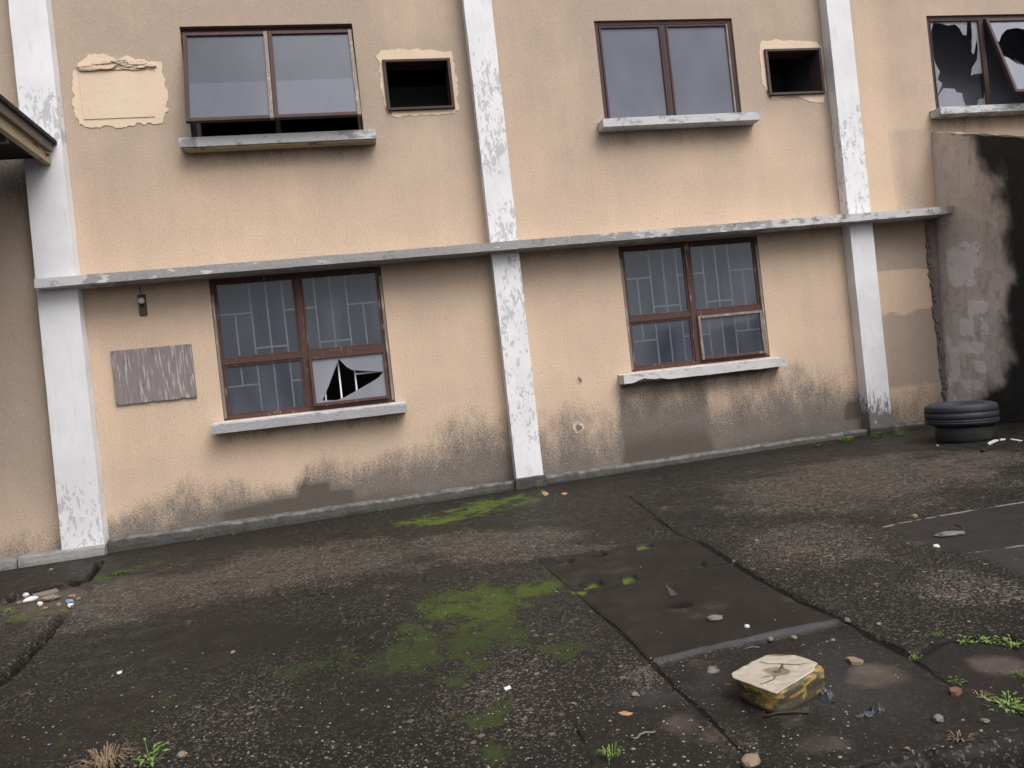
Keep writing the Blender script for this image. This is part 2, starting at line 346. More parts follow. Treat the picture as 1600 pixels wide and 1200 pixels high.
def mat_cantop():
    k = NM('pale_water_stained_top', 0.28, 0.5)
    n = k.noise(9, 5, rough=0.6); n2 = k.noise(26, 4)
    d = k.attr('bare'); 
    c = k.mix(n, (0.31, 0.265, 0.205), (0.45, 0.405, 0.34)); c = k.mix(k.mr(n2, 0.6, 0.72, 0, 0.5), c, (0.62, 0.58, 0.52))
    c = k.mix(k.mr(k.math('ADD', d, k.math('MULTIPLY', k.math('SUBTRACT', n, 0.5), 1.0)), 0.45, 0.7, 0, 0.85), c, (0.15, 0.115, 0.07))
    cr = k.attr('joint'); c = k.mix(k.mr(k.math('ADD', cr, k.math('MULTIPLY', k.math('SUBTRACT', n2, 0.5), 0.006)), 0.0045, 0.002), c, (0.07, 0.048, 0.028))
    return k.fin(c, None, k.bump(k.math('ADD', n, n2), 0.35, 0.004))

M = dict(
    stucco=mat_stucco(), patch=mat_smooth_plaster(), white=mat_white('peeling_white_paint'),
    ledge=mat_ledge(), sill=mat_ledge('grey_painted_cement_sill', base=(0.33, 0.325, 0.335)),
    sillold=mat_ledge('flaking_cement_sill', base=(0.36, 0.345, 0.335)),
    plinth=mat_plinth(),
    frame=mat_wood('dark_purple_brown_frame_paint', (0.060, 0.034, 0.034), (0.26, 0.22, 0.2), 0.72),
    frame2=mat_wood('red_brown_frame_paint', (0.078, 0.040, 0.034), (0.30, 0.24, 0.21), 0.62),
    bare=mat_wood('weathered_bare_timber', (0.20, 0.165, 0.14), (0.40, 0.36, 0.33), 0.56),
    board=mat_board(),
    glassup=mat_glass('dusty_glass_painted_reflection', (0.100, 0.104, 0.124), 0.88, 0.16, split=4.222, gloss=0.35),
    glassup2=mat_glass('dusty_even_grey_glass', (0.150, 0.156, 0.192), 0.84, 0.10),
    glasslow=mat_glass('dusty_blue_glass', (0.195, 0.215, 0.26), 0.25, 0.05),
    glasspale=mat_glass('pale_glass_painted_sky', (0.27, 0.275, 0.32), 0.80, 0.14, gloss=0.4),  # paler film paints the sky's reflection on the broken panes
    bars=mat_plain('pale_painted_steel', (0.88, 0.89, 0.90), 0.5, 0.4, 0.1),
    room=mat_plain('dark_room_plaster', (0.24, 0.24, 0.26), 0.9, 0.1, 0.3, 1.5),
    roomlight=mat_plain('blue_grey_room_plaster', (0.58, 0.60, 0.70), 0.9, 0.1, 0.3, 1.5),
    dark=mat_plain('black_roof_felt', (0.016, 0.016, 0.017), 0.75, 0.3),
    fascia=mat_wood('stained_cream_timber', (0.36, 0.30, 0.20), (0.10, 0.08, 0.06), 0.58, (2, 1.2, 8)),
    fasciadark=mat_wood('dirty_brown_timber', (0.12, 0.095, 0.085), (0.24, 0.2, 0.16), 0.6, (2, 1.2, 8)),
    rust=mat_plain('rusty_dark_metal', (0.085, 0.06, 0.055), 0.8, 0.3),
    lampglass=mat_plain('chalky_white_glass', (0.55, 0.56, 0.56), 0.4, 0.4),
    ground=mat_ground(), yardwall=mat_yardwall(),
    tyre=mat_rubber('grey_dusty_rubber', (0.034, 0.037, 0.046)), tyre2=mat_rubber('dark_wet_rubber', (0.028, 0.028, 0.028)),
    can=mat_can(), cantop=mat_cantop(),
    bag=mat_plain('black_blue_polythene', (0.035, 0.038, 0.048), 0.38, 0.5, 0.5, 30, 0.4),
    stick=mat_plain('dark_wet_stick', (0.030, 0.022, 0.017), 0.7, 0.3),
    concrete=mat_plain('grey_rubble', (0.16, 0.145, 0.13), 0.85, 0.2, 0.35, 25),
    tile=mat_plain('fired_clay', (0.16, 0.08, 0.055), 0.85, 0.2, 0.35, 25),
    tan=mat_plain('tan_rubble', (0.21, 0.155, 0.105), 0.85, 0.2, 0.3, 25),
    whitep=mat_plain('white_foam', (0.62, 0.62, 0.60), 0.7, 0.3, 0.15, 25),
    bluep=mat_plain('faded_blue_plastic', (0.18, 0.28, 0.40), 0.5, 0.4, 0.4, 25),
    leafdry=mat_plain('orange_dry_leaf', (0.36, 0.20, 0.10), 0.7, 0.3, 0.35, 40),
    weed=mat_plain('weed_green', (0.075, 0.135, 0.028), 0.6, 0.3, 0.45, 30),
    weedpale=mat_plain('pale_weed_green', (0.135, 0.205, 0.05), 0.6, 0.3, 0.35, 30),
    straw=mat_plain('dead_straw', (0.19, 0.135, 0.085), 0.8, 0.2, 0.45, 30),
    wire=mat_plain('rusted_wire', (0.13, 0.115, 0.10), 0.6, 0.4, 0.3, 30),
    pebA=mat_plain('pale_pebble', (0.185, 0.165, 0.145), 0.75, 0.3, 0.45, 14),
    moss=mat_plain('moss_green', (0.055, 0.075, 0.018), 0.9, 0.1, 0.55, 12),
)

# ---------------------------------------------------------------- object helpers
GROUPS = {'stone': 'loose stones on the yard', 'weed': 'small weeds along joints and plinth', 'dry grass': 'dead straw tufts', 'grass': 'green grass tufts', 'leaf': 'dead leaves on the yard',
          'paper scrap': 'white paper scraps on the slabs', 'tyre': 'stacked tyres', 'strip': 'white plastic strips by the tyres', 'foam block': 'white foam rubbish', 'wire': 'bits of wire', 'twig': 'dry twigs'}
def tag(o, label=None, cat=None, group=None, kind=None):
    group = group or GROUPS.get(cat)
    if label: o['label'] = label
    if cat: o['category'] = cat
    if group: o['group'] = group
    if kind: o['kind'] = kind
    return o
def empty(name, loc=(0, 0, 0), rz=0.0):
    o = bpy.data.objects.new(name, None); col.objects.link(o); o.location = loc; o.rotation_euler = (0, 0, rz); o.empty_display_size = 0.1
    return o
class MB:
    def __init__(s): s.v = []; s.f = []
    def add(s, v, f):
        n = len(s.v); s.v += [tuple(map(float, p)) for p in v]; s.f += [tuple(i+n for i in q) for q in f]; return s
    def box(s, x0, x1, y0, y1, z0, z1, bev=0.0):
        if bev:
            b = bev
            xs, ys, zs = (x0, x1), (y0, y1), (z0, z1)
            bm = bmesh.new(); bmesh.ops.create_cube(bm, size=1)
            for q in bm.verts: q.co = Vector((x0 if q.co.x < 0 else x1, y0 if q.co.y < 0 else y1, z0 if q.co.z < 0 else z1))
            bmesh.ops.bevel(bm, geom=bm.edges[:], offset=b, segments=2, affect='EDGES', profile=0.6)
            bm.verts.index_update(); s.add([q.co[:] for q in bm.verts], [[q.index for q in f.verts] for f in bm.faces]); bm.free(); return s
        v = [(x, y, z) for x in (x0, x1) for y in (y0, y1) for z in (z0, z1)]
        return s.add(v, [(0, 1, 3, 2), (4, 6, 7, 5), (0, 4, 5, 1), (2, 3, 7, 6), (0, 2, 6, 4), (1, 5, 7, 3)])
    def tube(s, pts, r, n=6, cap=True):
        pts = [Vector(p) for p in pts]; rr = r if isinstance(r, (list, tuple)) else [r]*len(pts); vs = []; fs = []
        for i, p in enumerate(pts):
            d = (pts[min(i+1, len(pts)-1)]-pts[max(i-1, 0)]).normalized()
            a = d.orthogonal().normalized() if i == 0 else (a-d*a.dot(d)).normalized()
            b = d.cross(a)
            for j in range(n):
                t = 2*math.pi*j/n; vs.append(p+(a*math.cos(t)+b*math.sin(t))*rr[i])
        for i in range(len(pts)-1):
            for j in range(n): fs.append((i*n+j, i*n+(j+1) % n, (i+1)*n+(j+1) % n, (i+1)*n+j))
        if cap: fs += [tuple(range(n))[::-1], tuple((len(pts)-1)*n+j for j in range(n))]
        return s.add(vs, fs)
    def lathe(s, prof, c=(0, 0, 0), n=48, wob=None):
        vs = []; fs = []; m = len(prof)
        for i in range(n):
            t = 2*math.pi*i/n
            for (r, z) in prof:
                k = 1 if wob is None else wob(t, r, z)
                vs.append((c[0]+r*k*math.cos(t), c[1]+r*k*math.sin(t), c[2]+z))
        for i in range(n):
            for j in range(m):
                fs.append((i*m+j, ((i+1) % n)*m+j, ((i+1) % n)*m+(j+1) % m, i*m+(j+1) % m))
        return s.add(vs, fs)
    def prism(s, loops, axis, a, b):
        """polygon (outer loop + holes) given in 2D, thickened along axis from a to b"""
        def P(p, t): return (t, p[0], p[1]) if axis == 'x' else (p[0], t, p[1]) if axis == 'y' else (p[0], p[1], t)
        flat = [p for l in loops for p in l]; n = len(flat)
        tris = tessellate_polygon([[Vector((p[0], p[1], 0)) for p in l] for l in loops])
        vs = [P(p, a) for p in flat]+[P(p, b) for p in flat]; fs = [tuple(t) for t in tris]+[tuple(i+n for i in t[::-1]) for t in tris]
        o = 0
        for l in loops:
            for i in range(len(l)): j = (i+1) % len(l); fs.append((o+i, o+j, o+j+n, o+i+n))
            o += len(l)
        return s.add(vs, fs)
    def build(s, name, mat, parent=None, smooth=False, kind=None):
        me = bpy.data.meshes.new(name); me.from_pydata(s.v, [], s.f); me.update()
        bm = bmesh.new(); bm.from_mesh(me); bmesh.ops.recalc_face_normals(bm, faces=bm.faces); bm.to_mesh(me); bm.free()
        if smooth: me.polygons.foreach_set('use_smooth', [True]*len(me.polygons))
        me.materials.append(mat); o = bpy.data.objects.new(name, me); col.objects.link(o)
        if parent: o.parent = parent
        if kind: o['kind'] = kind
        return o
def setattr_f(o, name, vals):
    a = o.data.attributes.new(name, 'FLOAT', 'POINT'); a.data.foreach_set('value', np.asarray(vals, dtype=np.float32))
def cos(o):
    a = np.empty(len(o.data.vertices)*3, dtype=np.float32); o.data.vertices.foreach_get('co', a); return a.reshape(-1, 3).astype(float)
def grid_lines(marks, step):
    marks = sorted(set(round(m, 5) for m in marks)); out = []
    for a, b in zip(marks[:-1], marks[1:]):
        n = max(1, int(math.ceil((b-a)/step))); out += [a+(b-a)*i/n for i in range(n)]
    return out+[marks[-1]]
def boxgrid(x0, x1, y0, y1, z0, z1, sx, sy, sz):
    """a box whose sides are cut into a grid, so that masks can live on its vertices"""
    m = MB()
    X = grid_lines([x0, x1], sx); Y = grid_lines([y0, y1], sy); Z = grid_lines([z0, z1], sz)
    def sheet(A, B, fn):
        vs = [fn(a, b) for a in A for b in B]; nb = len(B)
        m.add(vs, [(i*nb+j, (i+1)*nb+j, (i+1)*nb+j+1, i*nb+j+1) for i in range(len(A)-1) for j in range(nb-1)])
    sheet(X, Z, lambda a, b: (a, y0, b)); sheet(X, Z, lambda a, b: (a, y1, b))
    sheet(Y, Z, lambda a, b: (x0, a, b)); sheet(Y, Z, lambda a, b: (x1, a, b))
    sheet(X, Y, lambda a, b: (a, b, z0)); sheet(X, Y, lambda a, b: (a, b, z1))
    bm = bmesh.new(); me = bpy.data.meshes.new('tmp'); me.from_pydata(m.v, [], m.f); bm.from_mesh(me)
    bmesh.ops.remove_doubles(bm, verts=bm.verts, dist=1e-5); bm.verts.index_update()
    m.v = [q.co[:] for q in bm.verts]; m.f = [tuple(q.index for q in f.verts) for f in bm.faces]; bm.free(); bpy.data.meshes.remove(me)
    return m

# ================================================================ GROUND (one sheet, dense where the photo looks)
def axis(lo, hi, step, far):
    a = list(np.arange(lo, hi+1e-6, step)); s = step
    up = []; x = a[-1]
    while x < far: s *= 1.35; x += s; up.append(x)
    s = step; dn = []; x = a[0]
    while x > -far: s *= 1.35; x -= s; dn.append(x)
    return np.array(dn[::-1]+a+up)
gx = axis(-3.6, 6.9, 0.014, 90); gy = axis(-6.4, 0.0, 0.014, 90)
gy = gy[gy < 14]
X, Y = np.meshgrid(gx, gy, indexing='ij'); nx_, ny_ = X.shape
X = X.ravel(); Y = Y.ravel()
def P(*pts): return [G(*p) for p in pts]
jleft = P((780, 800), (842, 876), (902, 926.5), (937.5, 959), (962.5, 977.5), (1013, 1030), (1058, 1077), (1100, 1112), (1150, 1163), (1175, 1187), (1189, 1200)); 
dxy = (jleft[-1][0]-jleft[-4][0], jleft[-1][1]-jleft[-4][1]); jleft.append((jleft[-1][0]+dxy[0]*4, jleft[-1][1]+dxy[1]*4)); jl_vis = jleft[1:]
jright = P((984, 777.5), (1025, 810), (1059, 834), (1103, 851), (1141, 876), (1191, 905.6), (1250, 937), (1309, 964), (1366, 997), (1416, 1019), (1432, 1021), (1466, 1001.5), (1516, 992), (1569, 989), (1600, 1000)); jright.append((jright[-1][0]+1.2, jright[-1][1]+.05))
jedge = P((1416, 1019), (1491, 1067), (1550, 1087), (1600, 1112))
c1 = P((902, 926.5), (960, 915), (1019, 896), (1141, 876)); c2a = P((1013, 1030), (1100, 1011), (1200, 985), (1306, 966)); c2b = P((1020, 1042), (1100, 1020), (1200, 996), (1309, 973))
c3 = P((1319, 1200), (1400, 1178), (1500, 1157), (1600, 1136), (1680, 1120)); c3.insert(0, G(1240, 1222))
c4 = P((1049, 1079), (990, 1095), (895, 1124), (912, 1160), (925, 1191), (930, 1230))
c5 = P((422, 943), (470, 933), (500, 929), (540, 926))
lcr = P((156, 877), (150, 890), (134, 909), (103, 909), (60, 918), (31, 928), (0, 940)); lcr.append((lcr[-1][0]-.8, lcr[-1][1]-.2))
lcr2 = P((109, 945), (91, 968), (69, 996), (30, 1035), (0, 1066)); lcr2.append((2*lcr2[-1][0]-lcr2[-2][0]-.3, 2*lcr2[-1][1]-lcr2[-2][1]-.4))
lpit = P((120, 908), (60, 922), (10, 930), (-30, 945), (-20, 965), (20, 955), (60, 960), (112, 952), (130, 935), (145, 918))
S1 = P((842, 876), (925, 862), (1050, 840), (1103, 851), (1141, 876), (1019, 898), (902, 926.5))
S2 = P((902, 926.5), (1019, 896), (1141, 876), (1309, 964), (1200, 987), (1013, 1030))
S3 = P((1020, 1042), (1309, 973), (1416, 1019), (1491, 1067), (1550, 1087), (1640, 1125), (1600, 1136), (1319, 1200), (1250, 1240), (1189, 1200), (1058, 1077))
S4 = P((1380, 822), (1480, 803), (1600, 785), (1680, 770), (1720, 880), (1550, 877), (1510, 864), (1430, 845))
S5 = P((1510, 864), (1600, 850), (1700, 840), (1750, 930), (1600, 897), (1550, 877))
S6 = P((1416, 1019), (1466, 1001), (1516, 992), (1569, 989), (1640, 1000), (1700, 1130), (1600, 1112), (1550, 1087), (1491, 1067))
S7 = P((1049, 1079), (895, 1124), (925, 1191), (935, 1260), (1180, 1260), (1189, 1200), (1100, 1112))
jd = np.full(X.shape, 9.0)
for pl in (jl_vis, jright, jedge, c1, c3, c5, lcr, lcr2): jd = np.minimum(jd, dpoly(X, Y, pl))
jd = np.minimum(jd, dpoly(X, Y, c4)+.005)
jw = jd+0.005*(fbm(X*2.5, Y*2.5, 91)-0.55)*2            # joints open and close along their length
jthin = np.minimum(dpoly(X, Y, c2a), dpoly(X, Y, c2b))+0.006
jw = np.minimum(jw, jthin)
def soft(pts, e=0.03, j=0.05, s=3):
    return sst(e, -e, sdf(X, Y, pts)+(fbm(X*4, Y*4, s)-0.5)*j)
def ell(u, v, ru, rv, soft_=1.0, amp=1.0, s=11, j=0.9):
    cx, cy = G(u, v); ax, ay = G(u+ru, v); bx, by = G(u, v-rv); cx2, cy2 = G(u, v+rv)
    rx = math.hypot(ax-cx, ay-cy); ry = math.hypot(bx-cx2, by-cy2)/2
    tx, ty = (ax-cx)/rx, (ay-cy)/rx
    a = ((X-cx)*tx+(Y-cy)*ty)/rx; b = (-(X-cx)*ty+(Y-cy)*tx)/ry
    d = np.hypot(a, b)+(fbm(X*3.1, Y*3.1, s)-0.5)*j
    return amp*sst(1.0+0.25*soft_, 1.0-0.75*soft_, d)
def mx(*a):
    r = a[0]
    for q in a[1:]: r = np.maximum(r, q)
    return r
smooth = mx(soft(S1), soft(S2), soft(S3)*0.55, soft(S4)*0.9, soft(S5)*0.75, soft(S6)*0.75, soft(S7)*0.6,
            sst(0.75, 0.35, -Y+(fbm(X*1.5, Y*1.5, 5)-0.5)*0.5)*sst(0.2, 1.6, X)*sst(6.2, 5.2, X)*0.9,
            ell(280, 845, 200, 22, 0.8, 0.5), ell(1050, 1020, 60, 60, 1, 0.4), ell(300, 1010, 260, 30, 0.9, 0.45), ell(560, 1100, 140, 60, 0.9, 0.5), ell(140, 1130, 130, 60, .9, .6))
gravel = 0.27+0.12*(fbm(X*.9, Y*.9, 15)-.5)*2+0*X
gravel = mx(gravel, ell(200, 930, 190, 38, 0.8, 0.92), ell(470, 880, 260, 34, 0.8, 0.95), ell(760, 850, 200, 28, 0.8, 0.9), ell(1330, 750, 330, 55, 0.9, 0.9),
            ell(1250, 850, 180, 45, 0.9, 0.7), ell(1500, 920, 160, 45, 0.9, 0.72), ell(1010, 1055, 60, 32, 0.9, 1.0), ell(1150, 1150, 80, 50, 0.9, 0.7), ell(350, 1110, 380, 80, 1, 0.36),
            ell(800, 1080, 250, 100, 1, 0.45), ell(900, 860, 110, 14, .9, .75), ell(1540, 720, 120, 25, .9, .8))
gravel = gravel*(1-0.75*ell(330, 995, 260, 18, 0.9, 1.0))*(1-.5*ell(560, 1010, 60, 50, 1, 1))
moss = mx(ell(755, 795, 80, 20, 1, .68), ell(660, 815, 75, 12, 1, 0.6), ell(800, 790, 40, 14, 1, .6), ell(560, 835, 60, 20, 1, .4), ell(740, 945, 115, 50, 1, .85), ell(650, 1010, 85, 60, 1, .72), ell(700, 975, 110, 50, 1, .7), ell(830, 920, 45, 22, .8, .8),
          ell(760, 1000, 80, 28, .8, .7), ell(750, 1115, 80, 28, .7, .62), ell(770, 1180, 60, 22, .8, .6), ell(880, 1015, 60, 40, 1, .45), ell(185, 895, 26, 14, .8, .75), ell(20, 970, 30, 28, .9, .65),
          ell(905, 925, 14, 5, .8, .9), ell(860, 895, 30, 8, .8, .6), ell(1350, 682, 90, 9, .8, .5), ell(720, 1060, 60, 40, 1, .55), ell(540, 1060, 60, 40, 1, .35), ell(900, 780, 70, 14, 1, .45),
          sst(0.09, 0.0, -Y-0.12)*0.45*sst(.45, .65, fbm(X*1.3, Y*1.3, 77)))
moss = np.maximum(moss, mx(ell(700, 985, 170, 85, 1, .42), ell(700, 1120, 160, 60, 1, .36), ell(480, 1050, 200, 60, 1, .26), ell(250, 1120, 200, 60, 1, .26), ell(180, 880, 60, 20, 1, .3)))
mossb = mx(ell(755, 795, 80, 22, .9, .85), ell(660, 815, 70, 14, .9, .9), ell(740, 940, 120, 40, 1, .42), ell(185, 895, 26, 14, .8, .4), ell(20, 970, 30, 28, .8, .6), ell(830, 920, 45, 22, .8, .5), ell(905, 925, 16, 6, .8, .9))
mud = mx(ell(1130, 895, 110, 16, .9, .0), ell(1370, 1050, 90, 32, .9, .7), ell(1215, 1120, 130, 42, 1, .45), ell(1120, 1150, 60, 45, 1, .5), ell(1090, 950, 120, 26, 1, .40), ell(1230, 930, 60, 16, 1, .4), ell(960, 890, 70, 14, 1, .4), ell(1230, 860, 120, 30, 1, .45), ell(60, 935, 60, 18, .6, .6),
         ell(1470, 830, 60, 15, 1, .4), ell(1420, 690, 150, 12, 1, .4), ell(1090, 1035, 40, 22, .9, .45))
rose = mx(ell(1560, 1030, 90, 26, .9, .8), ell(1280, 1160, 100, 30, 1, .5), ell(1070, 1130, 50, 40, 1, .55), ell(1350, 860, 200, 30, 1, .35), ell(1500, 730, 150, 30, 1, .5))
lime = mx(sst(0.03, 0.008, dpoly(X, Y, P((1382, 823), (1440, 811), (1520, 797), (1600, 784))))*0.9, sst(0.022, 0.006, dpoly(X, Y, P((1512, 864), (1560, 858), (1610, 850))))*0.75,
          sst(0.02, 0.005, dpoly(X, Y, P((170, 993), (200, 988), (250, 982), (320, 970))))*0.5, sst(0.03, 0.008, dpoly(X, Y, P((1070, 893), (1100, 886), (1141, 878))))*0.42,
          0*X, ell(1113, 1043, 26, 13, 1, .75), ell(1145, 877, 8, 4, .8, .9), sst(0.05, 0.0, -Y-0.12)*0.35)
lime = lime*(.45+.9*fbm(X*6, Y*6, 88))
sheen = mx(soft(P((1013, 1030), (1100, 1010), (1306, 966), (1309, 974), (1100, 1021), (1018, 1042)), .015, .01)*0.75, soft(S4, .05, .1)*0.12, soft(S5)*0.25, ell(1110, 1060, 40, 50, 1, .1), ell(1330, 1070, 150, 70, 1, .18), ell(1000, 1090, 90, 20, 1, .3))
holes = [P((869, 873), (893, 869), (896, 876), (873, 879)), P((926, 862), (944, 859), (948, 865), (930, 868)), P((994, 851), (1016, 847), (1020, 853), (997, 857)),
         P((1075, 878), (1100, 873), (1104, 881), (1080, 886)), P((970, 900), (991, 895), (995, 904), (974, 908)), P((907, 909), (938, 904), (943, 913), (912, 918))]
hole = np.zeros(X.shape)
for hp in holes: hole = np.maximum(hole, sst(0.008, -0.008, sdf(X, Y, hp)))
for i, (u, v) in enumerate(((1006, 852), (983, 900), (924, 911), (1090, 880))):
    e = ell(u, v, 17, 6, .6, .9 if i < 3 else .5, j=.3); moss = np.maximum(moss, e*hole); mossb = np.maximum(mossb, e)
lime = np.maximum(lime, mx(ell(882, 874, 16, 5, .6, .6, j=.3), ell(1090, 880, 16, 6, .6, .6, j=.3))*hole)
dirt = mx(0.9*ell(1062, 941, 24, 6, .6, 1.0, j=.3), sst(0.035, 0.012, dpoly(X, Y, lcr2)+(fbm(X*9, Y*9, 4)-.5)*.03)*0.75, sst(0.028, 0.006, dpoly(X, Y, lcr[:7])+(fbm(X*9, Y*9, 8)-.5)*.03)*0.8)
# heights
Z = 0.019*np.clip(X, -20, 20)+0.032
Z += (fbm(X*0.7, Y*0.7, 21)-0.5)*0.010+(fbm(X*9, Y*9, 33)-0.5)*0.0035
strip = sst(0.004, -0.012, np.minimum(np.minimum(sdf(X, Y, S1), sdf(X, Y, S2)), sdf(X, Y, S3)))
Z -= 0.010*strip*sst(-6.3, -6.0, Y)
Z -= 0.018*sst(0.01, -0.02, sdf(X, Y, S6))-(fbm(X*5, Y*5, 41)-0.5)*0.03*soft(S6)
jr = dpoly(X, Y, jright[:5]); Z += 0.010*sst(0.10, 0.0, jr)*(sst(0.0, 0.03, sdf(X, Y, S1)))*(X > 1.9)
Z -= 0.016*sst(0.010, 0.002, jw)+0.025*hole+0.02*dirt; dirt = np.maximum(dirt, 0.75*hole*(1-np.clip(moss*1.3+lime, 0, 1)))
Z -= 0.055*sst(0.045, 0.012, dpoly(X, Y, lcr2)+(fbm(X*9, Y*9, 4)-.5)*.03)+0.06*sst(0.035, 0.006, dpoly(X, Y, lcr[:7])+(fbm(X*9, Y*9, 8)-.5)*.03)
Z -= 0.025*sst(0.02, -0.03, sdf(X, Y, lpit)); mud = np.maximum(mud, .55*sst(0.03, -0.02, sdf(X, Y, lpit)))
pitp = P((1330, 1206), (1440, 1183), (1520, 1168), (1600, 1152), (1800, 1130), (2100, 1400), (1200, 1500)); pj = sdf(X, Y, pitp)+(fbm(X*12, Y*12, 71)-.5)*.05
Z -= 0.20*sst(0.01, -0.05, pj)                              # the slab has broken away in the lower right corner
dirt = np.maximum(dirt, .97*sst(0.0, -0.03, pj))
idx = np.arange(nx_*ny_).reshape(nx_, ny_)
fc = np.stack([idx[:-1, :-1], idx[1:, :-1], idx[1:, 1:], idx[:-1, 1:]], -1).reshape(-1, 4)
me = bpy.data.meshes.new('ground'); me.vertices.add(len(X)); me.vertices.foreach_set('co', np.stack([X, Y, Z], 1).astype(np.float32).ravel())
me.loops.add(fc.size); me.loops.foreach_set('vertex_index', fc.ravel().astype(np.int32)); me.polygons.add(len(fc))
me.polygons.foreach_set('loop_start', np.arange(0, fc.size, 4, dtype=np.int32)); me.polygons.foreach_set('use_smooth', np.ones(len(fc), bool))
me.update(calc_edges=True); me.validate()
me.materials.append(M['ground']); ground = bpy.data.objects.new('ground', me); col.objects.link(ground); ground['kind'] = 'structure'
for n_, a_ in dict(gravel=gravel, smooth=smooth, moss=moss, mossbright=mossb, mud=mud, rose=rose, lime=lime, sheen=sheen, joint=jw, dirt=dirt).items(): setattr_f(ground, n_, a_)
def surf(x, y):                                            # height of the sheet at a place
    i = int(np.clip(np.searchsorted(gx, x), 1, nx_-1)); j = int(np.clip(np.searchsorted(gy, y), 1, ny_-1))
    return float(Z[i*ny_+j])

# ================================================================ BUILDING
b = empty('building', (0, 0, 0))
tag(b, 'two-storey beige stucco building with peeling white pillars and broken windows', 'building')
W = {'W1': (-1.351, 0.266, 3.70, 4.835), 'W2': (2.769, 4.339, 3.70, 4.815), 'W3': (6.761, 8.34, 3.68, 4.80),
     'W4': (-1.341, 0.284, 1.062, 2.42), 'W5': (2.765, 4.362, 1.10, 2.43),
     'A1': (0.534, 1.184, 3.963, 4.443), 'A2': (4.691, 5.344, 3.963, 4.443)}
TOP = 6.6
mxs = [-12, -3.6, 9.2, 13]+[v for w_ in W.values() for v in w_[:2]]; mzs = [-0.15, TOP]+[v for w_ in W.values() for v in w_[2:]]
xs = [-12, -8, -5]+grid_lines([m for m in mxs if -3.7 < m < 9.3], 0.05)+[10.5, 13]; zs = grid_lines(mzs, 0.05)
m = MB(); nz = len(zs); vs = [(x, 0, z) for x in xs for z in zs]; fs = []
for i in range(len(xs)-1):
    for j in range(nz-1):
        cx, cz = (xs[i]+xs[i+1])/2, (zs[j]+zs[j+1])/2
        if any(o[0] < cx < o[1] and o[2] < cz < o[3] for o in W.values()): continue
        fs.append((i*nz+j, (i+1)*nz+j, (i+1)*nz+j+1, i*nz+j+1))
m.add(vs, fs)
D = 0.20
for (x0, x1, z0, z1) in W.values():                        # reveals
    for q in (((x0, 0, z0), (x1, 0, z0), (x1, D, z0), (x0, D, z0)), ((x0, 0, z1), (x0, D, z1), (x1, D, z1), (x1, 0, z1)),
              ((x0, 0, z0), (x0, D, z0), (x0, D, z1), (x0, 0, z1)), ((x1, 0, z0), (x1, 0, z1), (x1, D, z1), (x1, D, z0))): m.add(q, [(0, 1, 2, 3)])
me = bpy.data.meshes.new('wall'); me.from_pydata(m.v, [], m.f); me.update(); me.materials.append(M['stucco'])
bm = bmesh.new(); bm.from_mesh(me); bmesh.ops.remove_doubles(bm, verts=bm.verts, dist=1e-5)
bmesh.ops.delete(bm, geom=[q for q in bm.verts if not q.link_faces], context='VERTS'); bm.to_mesh(me); bm.free()
wall = bpy.data.objects.new('wall', me); col.objects.link(wall); wall.parent = b
c = cos(wall); wx, wz = c[:, 0], c[:, 2]
def bandtop(x):                                            # how high the mould climbs along the wall
    return np.interp(x, [-4, -2.5, -2.1, -1.7, -1.3, -0.8, -0.6, -0.45, -0.3, 0.0, 0.5, 0.9, 1.3, 1.7, 2.2, 2.55, 2.62, 3.55, 3.6, 4.0, 4.6, 5.3, 5.6, 6.0, 6.4, 9],
                     [0.22, 0.22, 0.38, 0.50, 0.42, 0.34, 0.50, 0.56, 0.44, 0.50, 0.62, 0.85, 0.80, 0.68, 0.85, 0.66, 0.98, 0.98, 0.66, 0.85, 0.92, 0.80, 0.55, 0.55, 0.60, 0.6])
def bandint(x):
    return np.interp(x, [-4, -2.5, -1.6, -0.9, 0, 0.6, 1.4, 1.9, 2.5, 2.6, 3.5, 3.65, 4.5, 5.4, 6, 9], [0.3, 0.55, 0.8, 1.0, 1.0, 0.9, 0.95, 0.78, 0.7, 1.15, 1.15, 0.95, 1.0, 0.9, 0.6, 0.7])
zb = wz-0.085
bt = bandtop(wx)*1.12+0.10*(fbm(wx*2.2, wz*0.8, 61)-.5); gr = np.clip(1.15*np.clip(1-zb/bt, 0, 1)**0.75, 0, 1.2)
gr = np.nan_to_num(gr)*bandint(wx)
def blk(x0, z0, x1, z1, e=0.05, s=2):
    jx = (fbm(wx*6, wz*6, s)-.5)*.08
    return sst(x0-e, x0+e, wx+jx)*sst(x1+e, x1-e, wx+jx)*sst(z0-e, z0+e, wz+jx)*sst(z1+e, z1-e, wz+jx)
gr = np.maximum(gr, 1.2*sst(.20, .06, zb-.16*fbm(wx*2.5, wz, 31)*sst(-1.9, -.9, wx))*sst(-2.0, -1.3, wx)*sst(.1, -.3, wx)); x0, z0 = FP(470, 800); x1, z1 = FP(516, 748); gr = np.maximum(gr, 1.25*blk(x0, z0-.1, x1, z1-.02, .02))
x0, z0 = FP(1322, 655); x1, z1 = FP(1340, 625); gr = np.maximum(gr, 1.3*blk(x0, z0, x1, z1, .02))
gr = np.maximum(gr, 0.85*blk(2.66, 0.1, 3.55, 0.64, 0.03)); gr = np.maximum(gr, 0.60*blk(2.64, 0.5, 3.58, 1.0, 0.02))
gr = np.maximum(gr, 0.75*sst(0.05, 0.0, zb)*sst(-3, -2, wx))
gr = np.maximum(gr, 0.5*(wz < 0.05)); gr = np.maximum(gr, 0.9*blk(2.66, .93, 4.35, 1.0, .02)); gr = np.maximum(gr, .42*blk(3.56, .78, 4.25, .99, .04)); gr = np.maximum(gr, .38*blk(-1.4, .86, .3, .96, .03))  # contact shadow and grime painted right under the lower sills
